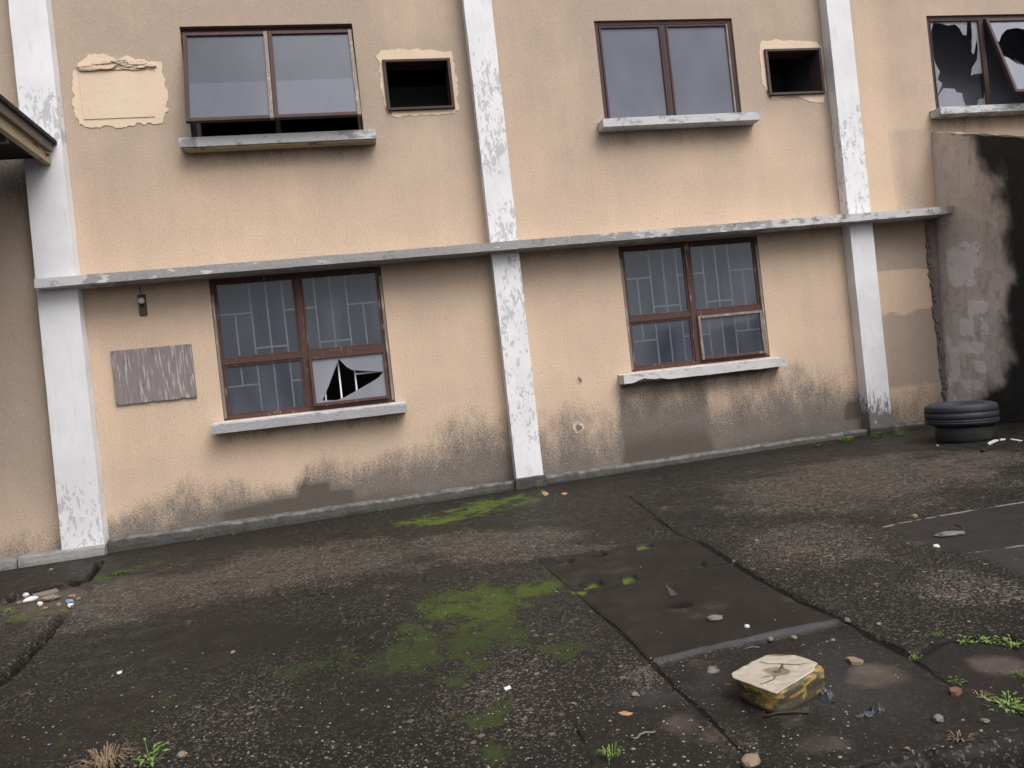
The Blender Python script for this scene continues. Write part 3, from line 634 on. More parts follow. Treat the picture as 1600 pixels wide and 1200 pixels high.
# shade painted as dark bands under the upper sills
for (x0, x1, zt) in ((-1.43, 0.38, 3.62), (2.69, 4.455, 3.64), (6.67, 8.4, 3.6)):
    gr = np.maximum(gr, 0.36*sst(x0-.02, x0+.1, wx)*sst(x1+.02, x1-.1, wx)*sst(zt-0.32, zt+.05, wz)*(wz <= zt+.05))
wea_shade = np.where(wz > 2.5, np.interp(wz, [2.5, 3.0, 3.7, 4.6, 6.6], [0.08, 0.30, 0.58, 0.82, 1.0]), np.interp(wz, [0, 0.8, 1.3, 2.0, 2.4], [0.40, 0.15, 0.18, 0.32, 0.5]))
wea_shade = wea_shade+0.55*(fbm(wx*1.1, wz*1.4, 55, 3)-.5)+.35*sst(-1.2, -2.4, wx)*sst(2.8, 3.6, wz)
for (xa, xb, za, zb_) in ((-1.351, .266, 3.7, 4.835), (2.769, 4.339, 3.7, 4.815), (.534, 1.184, 3.96, 4.44), (4.69, 5.34, 3.96, 4.44)):
    dd = np.hypot(np.maximum(np.maximum(xa-wx, wx-xb), 0), np.maximum(np.maximum(za-wz, wz-zb_), 0)); wea_shade = wea_shade+.3*sst(.35, .05, dd)
wea_shade = np.where(wx < -2.8, np.interp(wz, [0, .5, 1.0, 2.5, 3.7], [.15, .45, .95, 1.3, 1.3]), wea_shade)  # canopy shade painted into the left wall, darker towards its top
wea_shade = wea_shade-0.5*sst(5.7, 5.9, wx)*sst(6.3, 6.0, wx)*(wz > 2.6)
wea_shade = wea_shade+0.5*blk(6.1, 2.55, 6.75, 3.5, .05)
wea_shade = wea_shade-1.8*blk(5.70, 1.45, 6.44, 1.90, .015)+0.75*blk(5.70, 1.90, 6.5, 2.45, .02)+0.95*blk(5.70, .60, 6.5, 1.45, .015)
gr = np.maximum(gr, 0.20*sst(2.22, 2.42, wz)*(wz < 2.44)*(wx > -2.4)*(wx < 6.4)); gr = np.maximum(gr, .8*sst(2.9, 3.6, wz)*(wz < 3.72)*(wx < -2.75))  # painted shade under the ledge; canopy shade and grime on the left wall
bare = sst(6.43, 6.47, wx+(fbm(wz*7, wx*7, 9)-.5)*.06)*sst(2.5, 2.45, wz)
setattr_f(wall, 'grime_shade', gr); setattr_f(wall, 'weather_shade', np.clip(wea_shade, -1.6, 1.5)); setattr_f(wall, 'bare', bare)
# shell behind the facade: side and back walls, dark rooms
m = MB(); m.box(-12, -11.8, 0.003, 7, -0.15, TOP); m.box(12.8, 13, 0.003, 7, -0.15, TOP); m.box(-12, 13, 7, 7.2, -0.15, TOP); m.build('outer_wall', M['stucco'], b)
m = MB(); m.box(-12.3, 13.3, -0.35, 7.5, TOP, TOP+0.18); m.build('roof_slab', M['ledge'], b)
m = MB()
m.box(-11.7, 12.7, 0.205, 6.9, 2.56, 2.66); m.box(-11.7, 12.7, 0.205, 6.9, -0.1, 0.05); m.box(-11.7, 12.7, 0.205, 6.9, 6.4, 6.5)
m.box(-11.7, 12.7, 4.2, 4.3, 0.05, 6.4)
for x in (-2.7, 1.45, 5.5): m.box(x, x+.1, 0.205, 4.2, 0.05, 6.4)
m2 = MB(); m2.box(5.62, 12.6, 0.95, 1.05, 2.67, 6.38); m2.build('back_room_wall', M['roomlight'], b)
inner = [[(-11.7, -0.1), (12.7, -0.1), (12.7, 6.5), (-11.7, 6.5)]]+[[(w_[0]-.002, w_[2]-.002), (w_[1]+.002, w_[2]-.002), (w_[1]+.002, w_[3]+.002), (w_[0]-.002, w_[3]+.002)] for w_ in W.values()]
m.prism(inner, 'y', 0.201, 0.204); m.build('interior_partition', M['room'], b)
# pillars
def pillar(xa0, xa1, xb0, xb1, zlo, peelf, grimef):
    """front face corners: xa at the foot, xb at z = 5"""
    g = boxgrid(0, 1, 0, 1, zlo, TOP, 0.25, 0.34, 0.06); out = []
    for (x, y, z) in g.v:
        t = (z-zlo)/(5-zlo); l = xa0+(xb0-xa0)*t; r = xa1+(xb1-xa1)*t
        jx = (mnoise.noise(Vector((x*9, y*9, z*3)))*0.004 if 0 <= x <= 1 else 0)
        out.append((l+(r-l)*x+jx, -0.144+0.14*y, z))
    g.v = out; o = g.build('pillar', M['white'], b); c = cos(o)
    setattr_f(o, 'peel', peelf(c)); setattr_f(o, 'grime_shade', grimef(c)); return o
def seg(z, xs_, ys_): return np.interp(z, xs_, ys_)
pillar(-2.812, -2.457, -2.750, -2.440, 0.04,
       lambda c: seg(c[:, 2], [0, .45, .8, 1.0, 3.6, 3.8, 3.95, 4.15, 4.3, 7], [.62, .68, .30, .0, .0, .95, .80, .75, 0, 0]), lambda c: seg(c[:, 2], [0, .3, .5, .8, 9], [.30, .28, .12, 0, 0]))
pillar(1.390, 1.666, 1.382, 1.664, 0.14,
       lambda c: seg(c[:, 2], [0, .3, .6, 1.0, 1.6, 2.2, 2.42, 2.6, 2.9, 3.1, 3.3, 4.2, 4.6, 7], [.7, .55, .72, .5, .62, .78, .85, .82, .62, .35, .82, .72, .3, 0]), lambda c: seg(c[:, 2], [0, .2, .4, .7, 9], [.32, .2, .12, .0, 0]))
pillar(5.383, 5.660, 5.408, 5.690, 0.17,
       lambda c: seg(c[:, 2], [0, 2.4, 2.6, 2.9, 3.4, 3.75, 3.9, 7], [.2, .15, .75, .6, .75, .6, 0, 0]), lambda c: seg(c[:, 2], [0, .25, .45, .65, .9, 9], [1.1, .85, .6, .3, 0, 0]))
pillar(9.4, 9.68, 9.4, 9.68, 0.17, lambda c: 0.4+0*c[:, 2], lambda c: seg(c[:, 2], [0, .3, .8], [1, .6, 0]))
pillar(-6.9, -6.6, -6.9, -6.6, 0.0, lambda c: 0.4+0*c[:, 2], lambda c: seg(c[:, 2], [0, .3, .8], [.6, .4, 0]))
for (xa, xb, zt) in ((1.372, 1.684, .168), (5.366, 5.676, .198)):
    g = boxgrid(xa, xb, -.172, -.126, gz(xa)-.12, zt, .05, .04, .05); g.v = [(x+mnoise.noise(Vector((x*9, z*9, 1)))*.006, y+mnoise.noise(Vector((x*9, z*9, 5)))*.006, z+(-.012 if y < -.16 and z > zt-.01 else 0)+mnoise.noise(Vector((x*14, y*9, 5)))*.006) for (x, y, z) in g.v]
    o = g.build('pillar_foot', M['plinth'], b); setattr_f(o, 'clean', .35+0*cos(o)[:, 0])
# the long ledge above the ground floor windows
g = boxgrid(-2.745, 6.60, -0.28, -0.002, 0, 0.082, 0.05, 0.07, 0.041); out = []
for (x, y, z) in g.v:
    n = mnoise.noise(Vector((x*4, y*3, z*9)))*0.004+mnoise.noise(Vector((x*15, y*9, 3)))*0.0025
    out.append((x, y+n, 2.414+0.0055*(x+2.7)+z+n))
g.v = out; ledge = g.build('ledge', M['ledge'], b); c = cos(ledge)
setattr_f(ledge, 'peel', np.interp(c[:, 0], [-2.75, -2.45, -2.3, 0, 2.5, 3.2, 3.4, 4.6, 6.2, 6.6], [2.2, 2.0, .2, -.15, .1, .45, .0, .5, .75, .1])); setattr_f(ledge, 'grime_shade', 0*c[:, 0])
# plinth along the foot of the wall
def plinth(x0, x1, y0, hi, clean):
    g = boxgrid(x0, x1, y0, -0.002, 0, 1, 0.06, 0.05, 0.25); out = []
    for (x, y, z) in g.v:
        n = mnoise.noise(Vector((x*5, y*5, z*2)))*0.007
        top = hi(x)+(-0.018 if y < y0+0.02 else 0)+n; lo = gz(x)-0.12
        out.append((x, y+n+(0.010 if z > .9 and y < y0+0.02 else 0), lo+(top-lo)*z))
    g.v = out; o = g.build('plinth', M['plinth'], b, smooth=False); c = cos(o)
    setattr_f(o, 'clean', clean(c)*0.9); return o
plinth(-2.44, 6.42, -0.125, lambda x: 0.104+0.0105*(x+2.4), lambda c: np.clip(0.62*(c[:, 2] > 0.080+0.0105*(c[:, 0]+2.4)), 0, 1))
plinth(-3.155, -2.445, -0.20, lambda x: 0.072, lambda c: 0.95+0*c[:, 0])
plinth(-9.0, -3.17, -0.19, lambda x: 0.060, lambda c: 0.85+0*c[:, 0])
# smooth plaster patches over old openings
def ragged(pts, amp=0.03, step=0.03, seed=0):
    out = []
    for i in range(len(pts)):
        a, b_ = Vector(pts[i]), Vector(pts[(i+1) % len(pts)]); n = max(1, int((b_-a).length/step)); nrm = Vector((-(b_-a).y, (b_-a).x)).normalized()
        for j in range(n):
            p = a.lerp(b_, j/n); q = p+nrm*amp*(mnoise.noise(Vector((p.x*9, p.y*9, seed)))+0.5*mnoise.noise(Vector((p.x*31, p.y*31, seed+5)))); out.append((q.x, q.y))
    return out
o = MB().prism([ragged([(-2.32, 4.43), (-2.18, 4.60), (-1.75, 4.53), (-1.55, 4.50), (-1.52, 4.22), (-1.56, 4.00), (-1.60, 3.93), (-2.0, 3.90), (-2.33, 3.93), (-2.35, 4.15)], 0.04, 0.02, 3)], 'y', -0.006, 0.002)
o = o.build('plaster_patch', M['patch'], b); setattr_f(o, 'bare', 0.15+0*cos(o)[:, 0])
o = boxgrid(-2.275, -1.655, -0.012, -0.007, 3.985, 4.425, 0.04, 0.02, 0.04).build('plaster_panel', M['patch'], b); setattr_f(o, 'bare', -0.6+0*cos(o)[:, 0])
m = MB()                                                    # crumbled flakes along the patch top
for i in range(46):
    x = -2.24+0.60*random.random(); z = 4.44+0.085*random.random()*(1-abs(x+1.95)/0.6); s = 0.02+0.03*random.random()
    pts = [(x+s*math.cos(t)*1.8*random.uniform(.7, 1.2), z+s*math.sin(t)*0.42*random.uniform(.7, 1.2)) for t in np.linspace(0, 2*math.pi, 8)[:-1]]
    m.prism([pts], 'y', -0.012-0.022*random.random(), -0.010)
o = m.build('crumbling_plaster', M['patch'], b); setattr_f(o, 'bare', rng.rand(len(o.data.vertices))*0.9)
m = MB()
m.prism([ragged([(0.47, 4.49), (0.52, 4.565), (0.85, 4.565), (1.22, 4.53), (1.245, 4.30), (1.235, 3.93), (1.1, 3.895), (0.55, 3.90), (0.49, 4.05), (0.485, 4.35)], 0.035, 0.02, 8), [(0.515, 3.945), (1.203, 3.945), (1.203, 4.461), (0.515, 4.461)]], 'y', -0.004, 0.002)
o = m.build('plaster_patch', M['patch'], b); setattr_f(o, 'bare', 0.1+0*cos(o)[:, 0])
m = MB()
m.prism([ragged([(4.635, 4.50), (4.67, 4.565), (5.0, 4.56), (5.33, 4.53), (5.385, 4.47), (5.39, 4.0), (5.34, 3.86), (5.2, 3.865), (5.0, 3.93), (4.72, 3.925), (4.62, 4.09), (4.61, 4.2)], 0.02, 0.02, 12), [(4.672, 3.945), (5.363, 3.945), (5.363, 4.461), (4.672, 4.461)]], 'y', -0.004, 0.002)
o = m.build('plaster_patch', M['patch'], b); setattr_f(o, 'bare', 0.05+0*cos(o)[:, 0])
# broken pits in the stucco
def pit(u, v, r, seed):
    x, z = FP(u, v); n = 22; pts = []; p2 = []
    for i in range(n):
        t = 2*math.pi*i/n; k = r*(1+0.35*mnoise.noise(Vector((math.cos(t)*1.5, math.sin(t)*1.5, seed)))); pts.append((x+k*math.cos(t), z+k*math.sin(t)*1.1)); p2.append((x+0.006+k*.55*math.cos(t), z-.006+k*.6*math.sin(t)))
    m = MB(); m.prism([pts, p2], 'y', -0.004, 0.001); o = m.build('chipped_render', M['patch'], b); setattr_f(o, 'bare', 0.62+0*cos(o)[:, 0])
    m = MB(); m.prism([p2], 'y', -0.003, 0.001); m.build('chip_hollow', M['concrete'], o)
pit(905, 593, 0.036, 3); pit(903, 668, 0.058, 9)
# broken edge of the render next to the yard wall
m = MB(); m.prism([ragged([(6.445, .15), (6.485, .15), (6.488, 2.40), (6.45, 2.40)], .008, .03, 4)], 'y', -.012, .001)
for i in range(70):
    z = 0.2+2.1*i/70+random.uniform(-.02, .02); x = 6.462+random.uniform(-.02, .02)-0.0*z; s = random.uniform(.015, .045)
    pts = [(x+s*math.cos(t)*.7*random.uniform(.6, 1.2), z+s*math.sin(t)*random.uniform(.6, 1.2)) for t in np.linspace(0, 2*math.pi, 8)[:-1]]
    m.prism([pts], 'y', -0.008-0.03*random.random(), 0.001)
m.build('broken_render_edge', M['concrete'], b)

# ---- windows
def sill(x0, x1, z0, z1, mat, white, seed=0, chip=False, yf=-0.17):
    g = boxgrid(x0, x1, yf, -0.002, z0, z1, 0.045, 0.06, 0.045); out = []
    for (x, y, z) in g.v:
        n = mnoise.noise(Vector((x*5, y*5, z*5+seed)))*0.004
        if y > -0.05 and z > z1-0.01: z += 0.010
        if chip and z < z1-0.02 and y < yf+.06: z += 0.035*sst(x0+0.08, x0+0.16, np.float64(x))*sst(x0+0.50, x0+0.38, np.float64(x))*(0.7+mnoise.noise(Vector((x*20, 0, 1))))
        if chip: n *= 2.2
        out.append((x+n, y+n, z+n*0.7))
    g.v = out; o = g.build('sill', mat, None); setattr_f(o, 'peel', white(cos(o))); setattr_f(o, 'grime_shade', 0*cos(o)[:, 0]); return o
def rim(m, x0, x1, z0, z1, w_, y0, y1):                     # mitred look: stiles run full height, rails butt between
    m.box(x0, x0+w_, y0, y1, z0, z1, 0.004); m.box(x1-w_, x1, y0, y1, z0, z1, 0.004)
    m.box(x0+w_, x1-w_, y0+.001, y1-.001, z1-w_, z1, 0.004); m.box(x0+w_, x1-w_, y0+.001, y1-.001, z0, z0+w_, 0.004)
def pane(x0, x1, z0, z1, y, mat, parent, loops=None, th=0.005):
    if loops is None: loops = [[[(0, 0), (1, 0), (1, 1), (0, 1)]]]
    m = MB()
    for L in loops: m.prism([[(x0+(x1-x0)*p[0], z0+(z1-z0)*p[1]) for p in l] for l in L], 'y', y, y+th)
    return m.build('glass_pane', mat, parent)
def sash(x0, x1, z0, z1, y, wd, matf, matg, parent, tilt=0.0, loops=None, weather_shade=None):
    """a sash hung from its top rail; tilt swings its foot out of the wall"""
    s = empty('sash', (0, y, z1)); s.parent = parent; s.rotation_euler = (-tilt, 0, 0)
    h = z1-z0; m = MB()
    for (a, bb, c0, c1) in ((x0, x0+wd, -h, 0), (x1-wd, x1, -h, 0)): m.box(a, bb, -0.02, 0.02, c0, c1, 0.003)
    m.box(x0+wd, x1-wd, -0.019, 0.019, -wd, 0, 0.003); m.box(x0+wd, x1-wd, -0.019, 0.019, -h, -h+wd, 0.003)
    o = m.build('sash_frame', matf, s)
    pane(x0+wd-.003, x1-wd+.003, -h+wd-.003, -wd+.003, 0.0, matg, s, loops)
    return s
def win(name_, key):
    x0, x1, z0, z1 = W[key]; r = empty('window', (0, 0, 0)); r.parent = b; return r, x0, x1, z0, z1
def with_parent(o, p): o.parent = p; return o

# window > frame, glass pane ... (three levels at most: building > window > part)
def wmesh(mesh_fn, name, mat, parent):
    m = MB(); mesh_fn(m); return m.build(name, mat, parent)
def tilt_pts(m, x, y, z1, a):                              # swing the vertices of m out about its top edge
    ca, sa = math.cos(a), math.sin(a); m.v = [(p[0]+x, y+p[1]*ca+p[2]*sa, z1-p[1]*sa+p[2]*ca) for p in m.v]; return m
def sash_parts(parent, x0, x1, z0, z1, y, wd, matf, matg, a=0.0, loops=None, pale=None):
    h = z1-z0; m = MB()
    m.box(x0, x0+wd, -0.02, 0.02, -h, 0, 0.003)
    if pale != 'right': m.box(x1-wd, x1, -0.02, 0.02, -h, 0, 0.003)
    m.box(x0+wd, x1-wd, -0.019, 0.019, -wd, 0, 0.003); m.box(x0+wd, x1-wd, -0.019, 0.019, -h, -h+wd, 0.003)
    tilt_pts(m, 0, y, z1, a).build('sash', matf, parent)
    if pale == 'right':
        m = MB(); m.box(x1-wd, x1, -0.02, 0.02, -h, 0, 0.003); tilt_pts(m, 0, y, z1, a).build('sash_stile', M['bare'], parent)
    m = MB(); loops = loops or [[[(0, 0), (1, 0), (1, 1), (0, 1)]]]
    X0, X1, Z0, Z1 = x0+wd-.003, x1-wd+.003, -h+wd-.003, -wd+.003
    for L in loops: m.prism([[(X0+(X1-X0)*p[0], Z0+(Z1-Z0)*p[1]) for p in l] for l in L], 'y', 0.0, 0.005)
    tilt_pts(m, 0, y, z1, a).build('glass_pane', matg, parent)

# upper left: two top-hung sashes swung open at the foot
r, x0, x1, z0, z1 = win('w', 'W1'); tag(r, 'left upper window, both sashes swung open at the foot')
wmesh(lambda m: (rim(m, x0, x1, z0, z1, 0.045, 0.05, 0.12), m.box(-0.575, -0.525, 0.05, 0.12, z0+.045, z1-.045, 0.004)), 'frame', M['frame'], r)
wmesh(lambda m: m.box(x0+.046, x0+.085, 0.045, 0.10, z0+.046, z0+.35, .003), 'sash_rest', M['bare'], r)
wmesh(lambda m: m.box(-0.57, -0.53, 0.040, 0.049, z0+.046, z0+.5, .003), 'sash_rest', M['bare'], r)
A = 0.318
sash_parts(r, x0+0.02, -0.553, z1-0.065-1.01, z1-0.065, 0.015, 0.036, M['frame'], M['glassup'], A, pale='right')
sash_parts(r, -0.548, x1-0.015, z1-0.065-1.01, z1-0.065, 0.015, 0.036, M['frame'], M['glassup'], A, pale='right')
sill(-1.438, 0.372, 3.632, 3.72, M['sill'], lambda c: np.interp(c[:, 0], [-1.44, -1.3, -1.25, -.4, 0.4], [.2, .2, .95, .85, .3])).parent = r
m = MB(); m.box(-1.40, 0.34, -0.152, -0.030, 3.618, 3.631); o = m.build('drip_moulding', M['fascia'], r)
# upper middle: closed
r, x0, x1, z0, z1 = win('w', 'W2'); tag(r, 'middle upper window, closed')
wmesh(lambda m: (rim(m, x0, x1, z0, z1, 0.045, 0.02, 0.09), m.box(3.515, 3.565, 0.021, 0.089, z0+.045, z1-.045, 0.004)), 'frame', M['frame'], r)
sash_parts(r, x0+0.05, 3.512, z0+.05, z1-0.05, 0.035, 0.022, M['frame'], M['glassup2'])
sash_parts(r, 3.568, x1-0.05, z0+.05, z1-0.05, 0.035, 0.022, M['frame'], M['glassup2'], pale='right')
sill(2.69, 4.455, 3.640, 3.725, M['sill'], lambda c: np.interp(c[:, 0], [2.69, 2.8, 3.0, 3.6, 4.45], [.6, .9, .5, .7, .6]), 4).parent = r
# upper right: broken, right sash hanging out
r, x0, x1, z0, z1 = win('w', 'W3'); tag(r, 'right upper window with smashed panes')
wmesh(lambda m: (rim(m, x0, x1, z0, z1, 0.045, 0.02, 0.09), m.box(7.475, 7.53, 0.021, 0.089, z0+.045, z1-.045, 0.004)), 'frame', M['frame'], r)
def q3(u, v):                                              # measured in the enlarged photo: fractions of the pane
    x, z = FP(1150+u/3.529, v/3.529, 0.04); return ((x-(x0+.05))/(7.472-x0-.05), (z-(z0+.05))/(z1-z0-.1))
shards = [
    [[(0, 1)]+[q3(*p) for p in ((1085, 112), (1075, 160), (1068, 190), (1075, 230), (1080, 300), (1100, 360), (1122, 395), (1108, 440), (1135, 462), (1120, 500), (1105, 535))]+[(0, 0.02)]],
    [[q3(*p) for p in ((1105, 545), (1140, 488), (1205, 492), (1215, 512), (1245, 515), (1255, 560))]+[(0.6, 0), (0, 0)]],
    [[(0.1, 1), (0.95, 1), (1, 1), (1, 0.30)]+[q3(*p) for p in ((1368, 405), (1310, 412), (1296, 418), (1302, 375), (1330, 330), (1335, 270), (1330, 215), (1312, 300), (1300, 290), (1302, 190), (1296, 118), (1275, 112), (1270, 195), (1250, 190), (1232, 155), (1205, 132), (1165, 140), (1130, 128), (1100, 125))]],
    [[q3(*p) for p in ((1340, 550), (1370, 545), (1372, 500), (1385, 470))]+[(1, 0.2), (1, 0), (0.8, 0)]]]
shards = [[[(min(max(p[0], 0), 1), min(max(p[1], 0), 1)) for p in l] for l in L] for L in shards]
sash_parts(r, x0+0.047, 7.473, z0+.047, z1-0.047, 0.035, 0.012, M['frame'], M['glasspale'], loops=shards)
sh3 = [[[(0, 1), (0, 0.72), (0.06, 0.70), (0.16, 0.80), (0.30, 0.88), (0.50, 0.90), (0.72, 0.86), (0.86, 0.72), (0.93, 0.5), (0.96, 0.3), (1, 0.2), (1, 1)]],
       [[(0.0, 0.50), (0.10, 0.47), (0.22, 0.38), (0.30, 0.36), (0.20, 0.44), (0.36, 0.33), (0.50, 0.28), (0.48, 0.18), (0.40, 0.15), (0.62, 0.12), (0.8, 0.0), (0.0, 0.0)]]]
sash_parts(r, 7.533, x1-0.03, z1-0.06-1.02, z1-0.06, 0.0, 0.034, M['frame'], M['glasspale'], 0.30, loops=sh3)
sill(6.668, 8.44, 3.608, 3.688, M['sill'], lambda c: .45+0*c[:, 0], 8).parent = r
# lower windows with their security bars
def lower(key, xm, zt, seed, holes_=None, pal=None):
    r, x0, x1, z0, z1 = win('w', key)
    f = 0.042
    wmesh(lambda m: (rim(m, x0, x1, z0, z1, f, 0.012, 0.08), m.box(xm-.03, xm+.03, 0.010, 0.078, z0+f, z1-f, 0.004),
                     m.box(x0+f, xm-.03, 0.013, 0.076, zt-.028, zt+.028, 0.004), m.box(xm+.03, x1-f, 0.013, 0.076, zt-.028, zt+.028, 0.004)), 'frame', M['frame2'], r)
    L, R_ = x0+f, x1-f
    P4 = [(L, xm-.03, zt+.028, z1-f), (xm+.03, R_, zt+.028, z1-f), (L, xm-.03, z0+f, zt-.028), (xm+.03, R_, z0+f, zt-.028)]
    for i, (a, c_, d, e) in enumerate(P4):
        if i == 3: continue
        w_ = 0.018
        m = MB(); rim(m, a+.001, c_-.001, d+.001, e-.001, w_, 0.020, 0.052); m.build('sash', M['frame2'], r)
        m = MB(); m.prism([[(a+w_, d+w_), (c_-w_, d+w_), (c_-w_, e-w_), (a+w_, e-w_)]], 'y', 0.034, 0.038); m.build('glass_pane', M['glasslow'], r)
    wmesh(lambda m: m.box(x0+.004, x0+.030, 0.0045, 0.0115, z0+.02, zt+.65, .002), 'worn_jamb_bead', M['bare'], r)
    wmesh(lambda m: m.box(x1-.030, x1-.006, 0.0045, 0.0115, z0+.02, z1-.1, .002), 'worn_jamb_bead', M['bare'], r)
    # security grille behind the glass
    s = 0.1525; m = MB(); yb = 0.065; bx = x0+0.04
    hi, lo, mid = z1-0.345, z0+0.318, z0+0.665
    xs_ = [x0+.044+s*i for i in range(1, 11)]
    for i, x in enumerate(xs_, 1):
        if x > x1-.02: continue
        if i % 2 == 0: m.box(x-.0075, x+.0075, yb, yb+.012, z0+.02, z1-.02)
        elif (i//2) % 2 == 0: m.box(x-.0075, x+.0075, yb, yb+.012, lo, hi)          # H cell
        else: m.box(x-.0075, x+.0075, yb, yb+.012, z0+.02, z1-.06)
    ed = [x0+.02]+[x0+.044+s*i for i in range(2, 11, 2)]
    for i in range(len(ed)-1):
        a, c_ = ed[i]+.006, min(ed[i+1]-.006, x1-.02)
        if i % 2 == 0: m.box(a, c_, yb+.001, yb+.011, hi-.008, hi+.008); m.box(a, c_, yb+.001, yb+.011, lo-.008, lo+.008)
        else: m.box(a, c_, yb-.013, yb-.002, mid-.008, mid+.008)
    m.build('security_bars', M['bars'], r)
    return r, P4[3]
r, p = lower('W4', -0.533, 1.617, 1); tag(r, 'lower left window, one pane holed')
def q7(u, v):
    x, z = FP(300+u/3.75, 380+v/3.75, -0.01); return x, z
a, c_, d, e = p
hole4 = [q7(*t) for t in ((860, 678), (905, 725), (940, 744), (1040, 750), (1122, 752), (1095, 785), (1040, 820), (960, 865), (900, 900), (850, 920), (765, 921), (800, 840), (835, 745))]
hh = e-d-.004
def P4f(q): return ((q[0]-(a+.004+.026))/((c_-.004)-(a+.004)-.052), (q[1]-(d+.002+.026))/(hh-.052))
lp = [[(0, 0), (1, 0), (1, 1), (0, 1)], [P4f(q) for q in hole4]]
sash_parts(r, a+.004, c_-.004, d+.002, e-.002, -0.008, 0.028, M['frame2'], M['glasspale'], 0.035, loops=[lp])
sill(-1.432, 0.377, 0.952, 1.045, M['sill'], lambda c: -.25+1.1*(c[:, 2] > 1.043), 12).parent = r
r, p = lower('W5', 3.532, 1.647, 2); tag(r, 'lower right window, weathered')
a, c_, d, e = p
sash_parts(r, a+.004, c_-.004, d+.002, e-.002, 0.004, 0.028, M['bare'], M['glasslow'], 0.02)
m = MB(); m.box(a+.033, c_-.033, -.034, -.0175, d+.004, d+.030, .003); m.build('bottom_rail', M['frame2'], r)
sill(2.612, 4.458, 0.985, 1.078, M['sillold'], lambda c: .7+0*c[:, 0], 16, chip=True).parent = r
# air-conditioner openings
for (key, lab) in (('A1', 'left air-conditioner opening'), ('A2', 'right air-conditioner opening')):
    x0, x1, z0, z1 = W[key]; r = empty('air_conditioner_opening'); r.parent = b; tag(r, lab)
    wmesh(lambda m: (m.box(x0-.014, x0+.016, -.03, .2, z0-.014, z1+.014, .003), m.box(x1-.016, x1+.014, -.03, .2, z0-.014, z1+.014, .003),
                     m.box(x0+.016, x1-.016, -.028, .199, z1-.012, z1+.014, .003), m.box(x0+.016, x1-.016, -.034, .199, z0-.014, z0+.010, .003)), 'frame', M['frame'] if key == 'A1' else M['rust'], r)
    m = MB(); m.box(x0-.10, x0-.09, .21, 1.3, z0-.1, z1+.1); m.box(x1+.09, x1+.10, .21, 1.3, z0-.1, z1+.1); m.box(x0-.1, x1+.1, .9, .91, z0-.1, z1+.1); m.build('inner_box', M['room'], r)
# boarded vent, rusty bracket
m = MB(); bz = boxgrid(-2.264, -1.556, -0.022, -0.001, 1.315, 1.822, 0.03, 0.03, 0.1); out = []
for (x, y, z) in bz.v:
    if z < 1.33: z += 0.006*abs(mnoise.noise(Vector((x*30, 0, 0))))+(0.012 if abs(x+1.93) < .012 or abs(x+1.68) < .01 else 0)
    out.append((x+0.012*(1.6-z)*0, y, z))
bz.v = out; pn = bz.build('vent_cover_board', M['board'], b)
for (x, z) in ((-2.25, 1.80), (-2.25, 1.55), (-2.25, 1.33), (-1.57, 1.80), (-1.57, 1.55), (-1.57, 1.33), (-1.9, 1.81)): m = MB(); m.tube([(x, -.026, z), (x, -.02, z)], .006, 8); m.build('nail', M['rust'], pn)
m = MB(); m.box(-1.978, -1.912, -.020, -.001, 2.130, 2.325, .003); lampb = m.build('lamp_bracket', M['rust'], b)
m = MB(); m.lathe([(0.001, 0), (.026, 0), (.03, .02), (.024, .038), (.001, .042)], n=20); m.v = [(-1.944+p[0], -.021-p[2], 2.262+p[1]) for p in m.v]; m.build('lamp_holder', M['lampglass'], lampb, True)
m = MB(); m.box(-1.957, -1.930, -.034, -.0205, 2.205, 2.235, .004); m.build('bracket_stub', M['dark'], lampb)
m = MB(); m.tube([(-1.95, -.004, 2.33), (-1.955, -.006, 2.37), (-1.95, -.004, 2.41)], .004, 6); m.build('cable', M['dark'], lampb)
# entrance canopy on the left
cp = empty('canopy'); cp.parent = b; tag(cp, 'dark entrance canopy with stained timber fascia')
yF = -3.9
m = MB(); m.box(-7.4, -2.478, yF, -0.146, 3.716, 3.752, .003); m.build('roof_sheet', M['dark'], cp)
m = MB(); m.box(-2.535, -2.505, yF+.05, -0.20, 3.63, 3.714, .003); m.build('bargeboard', M['fasciadark'], cp)
m = MB(); m.box(-2.600, -2.545, yF+.05, -0.148, 3.535, 3.712, .004); beam = m.build('edge_beam', M['fascia'], cp)
m = MB()
for z in (3.60, 3.59): m.tube([(-2.548, -0.26+(0.04 if z > 3.595 else 0), z), (-2.534, -0.26+(0.04 if z > 3.595 else 0), z)], .011, 8)
m.build('bolt', M['rust'], beam)
m = MB(); m.box(-7.3, -2.602, yF+.06, -0.148, 3.60, 3.63); m.build('soffit', M['dark'], cp)
m = MB()
for y in (-0.9, -1.8, -2.7): m.box(-7.3, -2.603, y, y+.05, 3.50, 3.598)
m.build('rafter', M['fasciadark'], cp)

# ================================================================ YARD WALL on the right
g = boxgrid(6.50, 6.66, -9.0, -0.30, 0, 1, 0.16, 0.07, 0.02); out = []
def topz(y): return 3.46+0.385*y if y > -4 else 1.92
yy = [v[1] for v in g.v]
for (x, y, z) in g.v:
    y = -0.004-(y+0.30)/(-8.7)*8.99; tz = topz(y); Zw = 0.0+(tz-0.0)*z
    batt = 6.455+0.062*Zw*(1 if y > -1 else 1); n = mnoise.noise(Vector((y*2, Zw*2, 0)))*0.008+mnoise.noise(Vector((y*9, Zw*9, 0)))*0.004
    out.append(((batt if x < 6.58 else 6.80)+n, y, Zw+((mnoise.noise(Vector((y*6, 3, 0)))*0.02+mnoise.noise(Vector((y*22, 5, 0)))*0.014) if z > .99 else 0)))
g.v = out; yw = g.build('yard_wall', M['yardwall']); tag(yw, 'mould-blackened plaster yard wall with sloping top beside the stacked tyres', 'wall')
c = cos(yw); wy, wz = c[:, 1], c[:, 2]
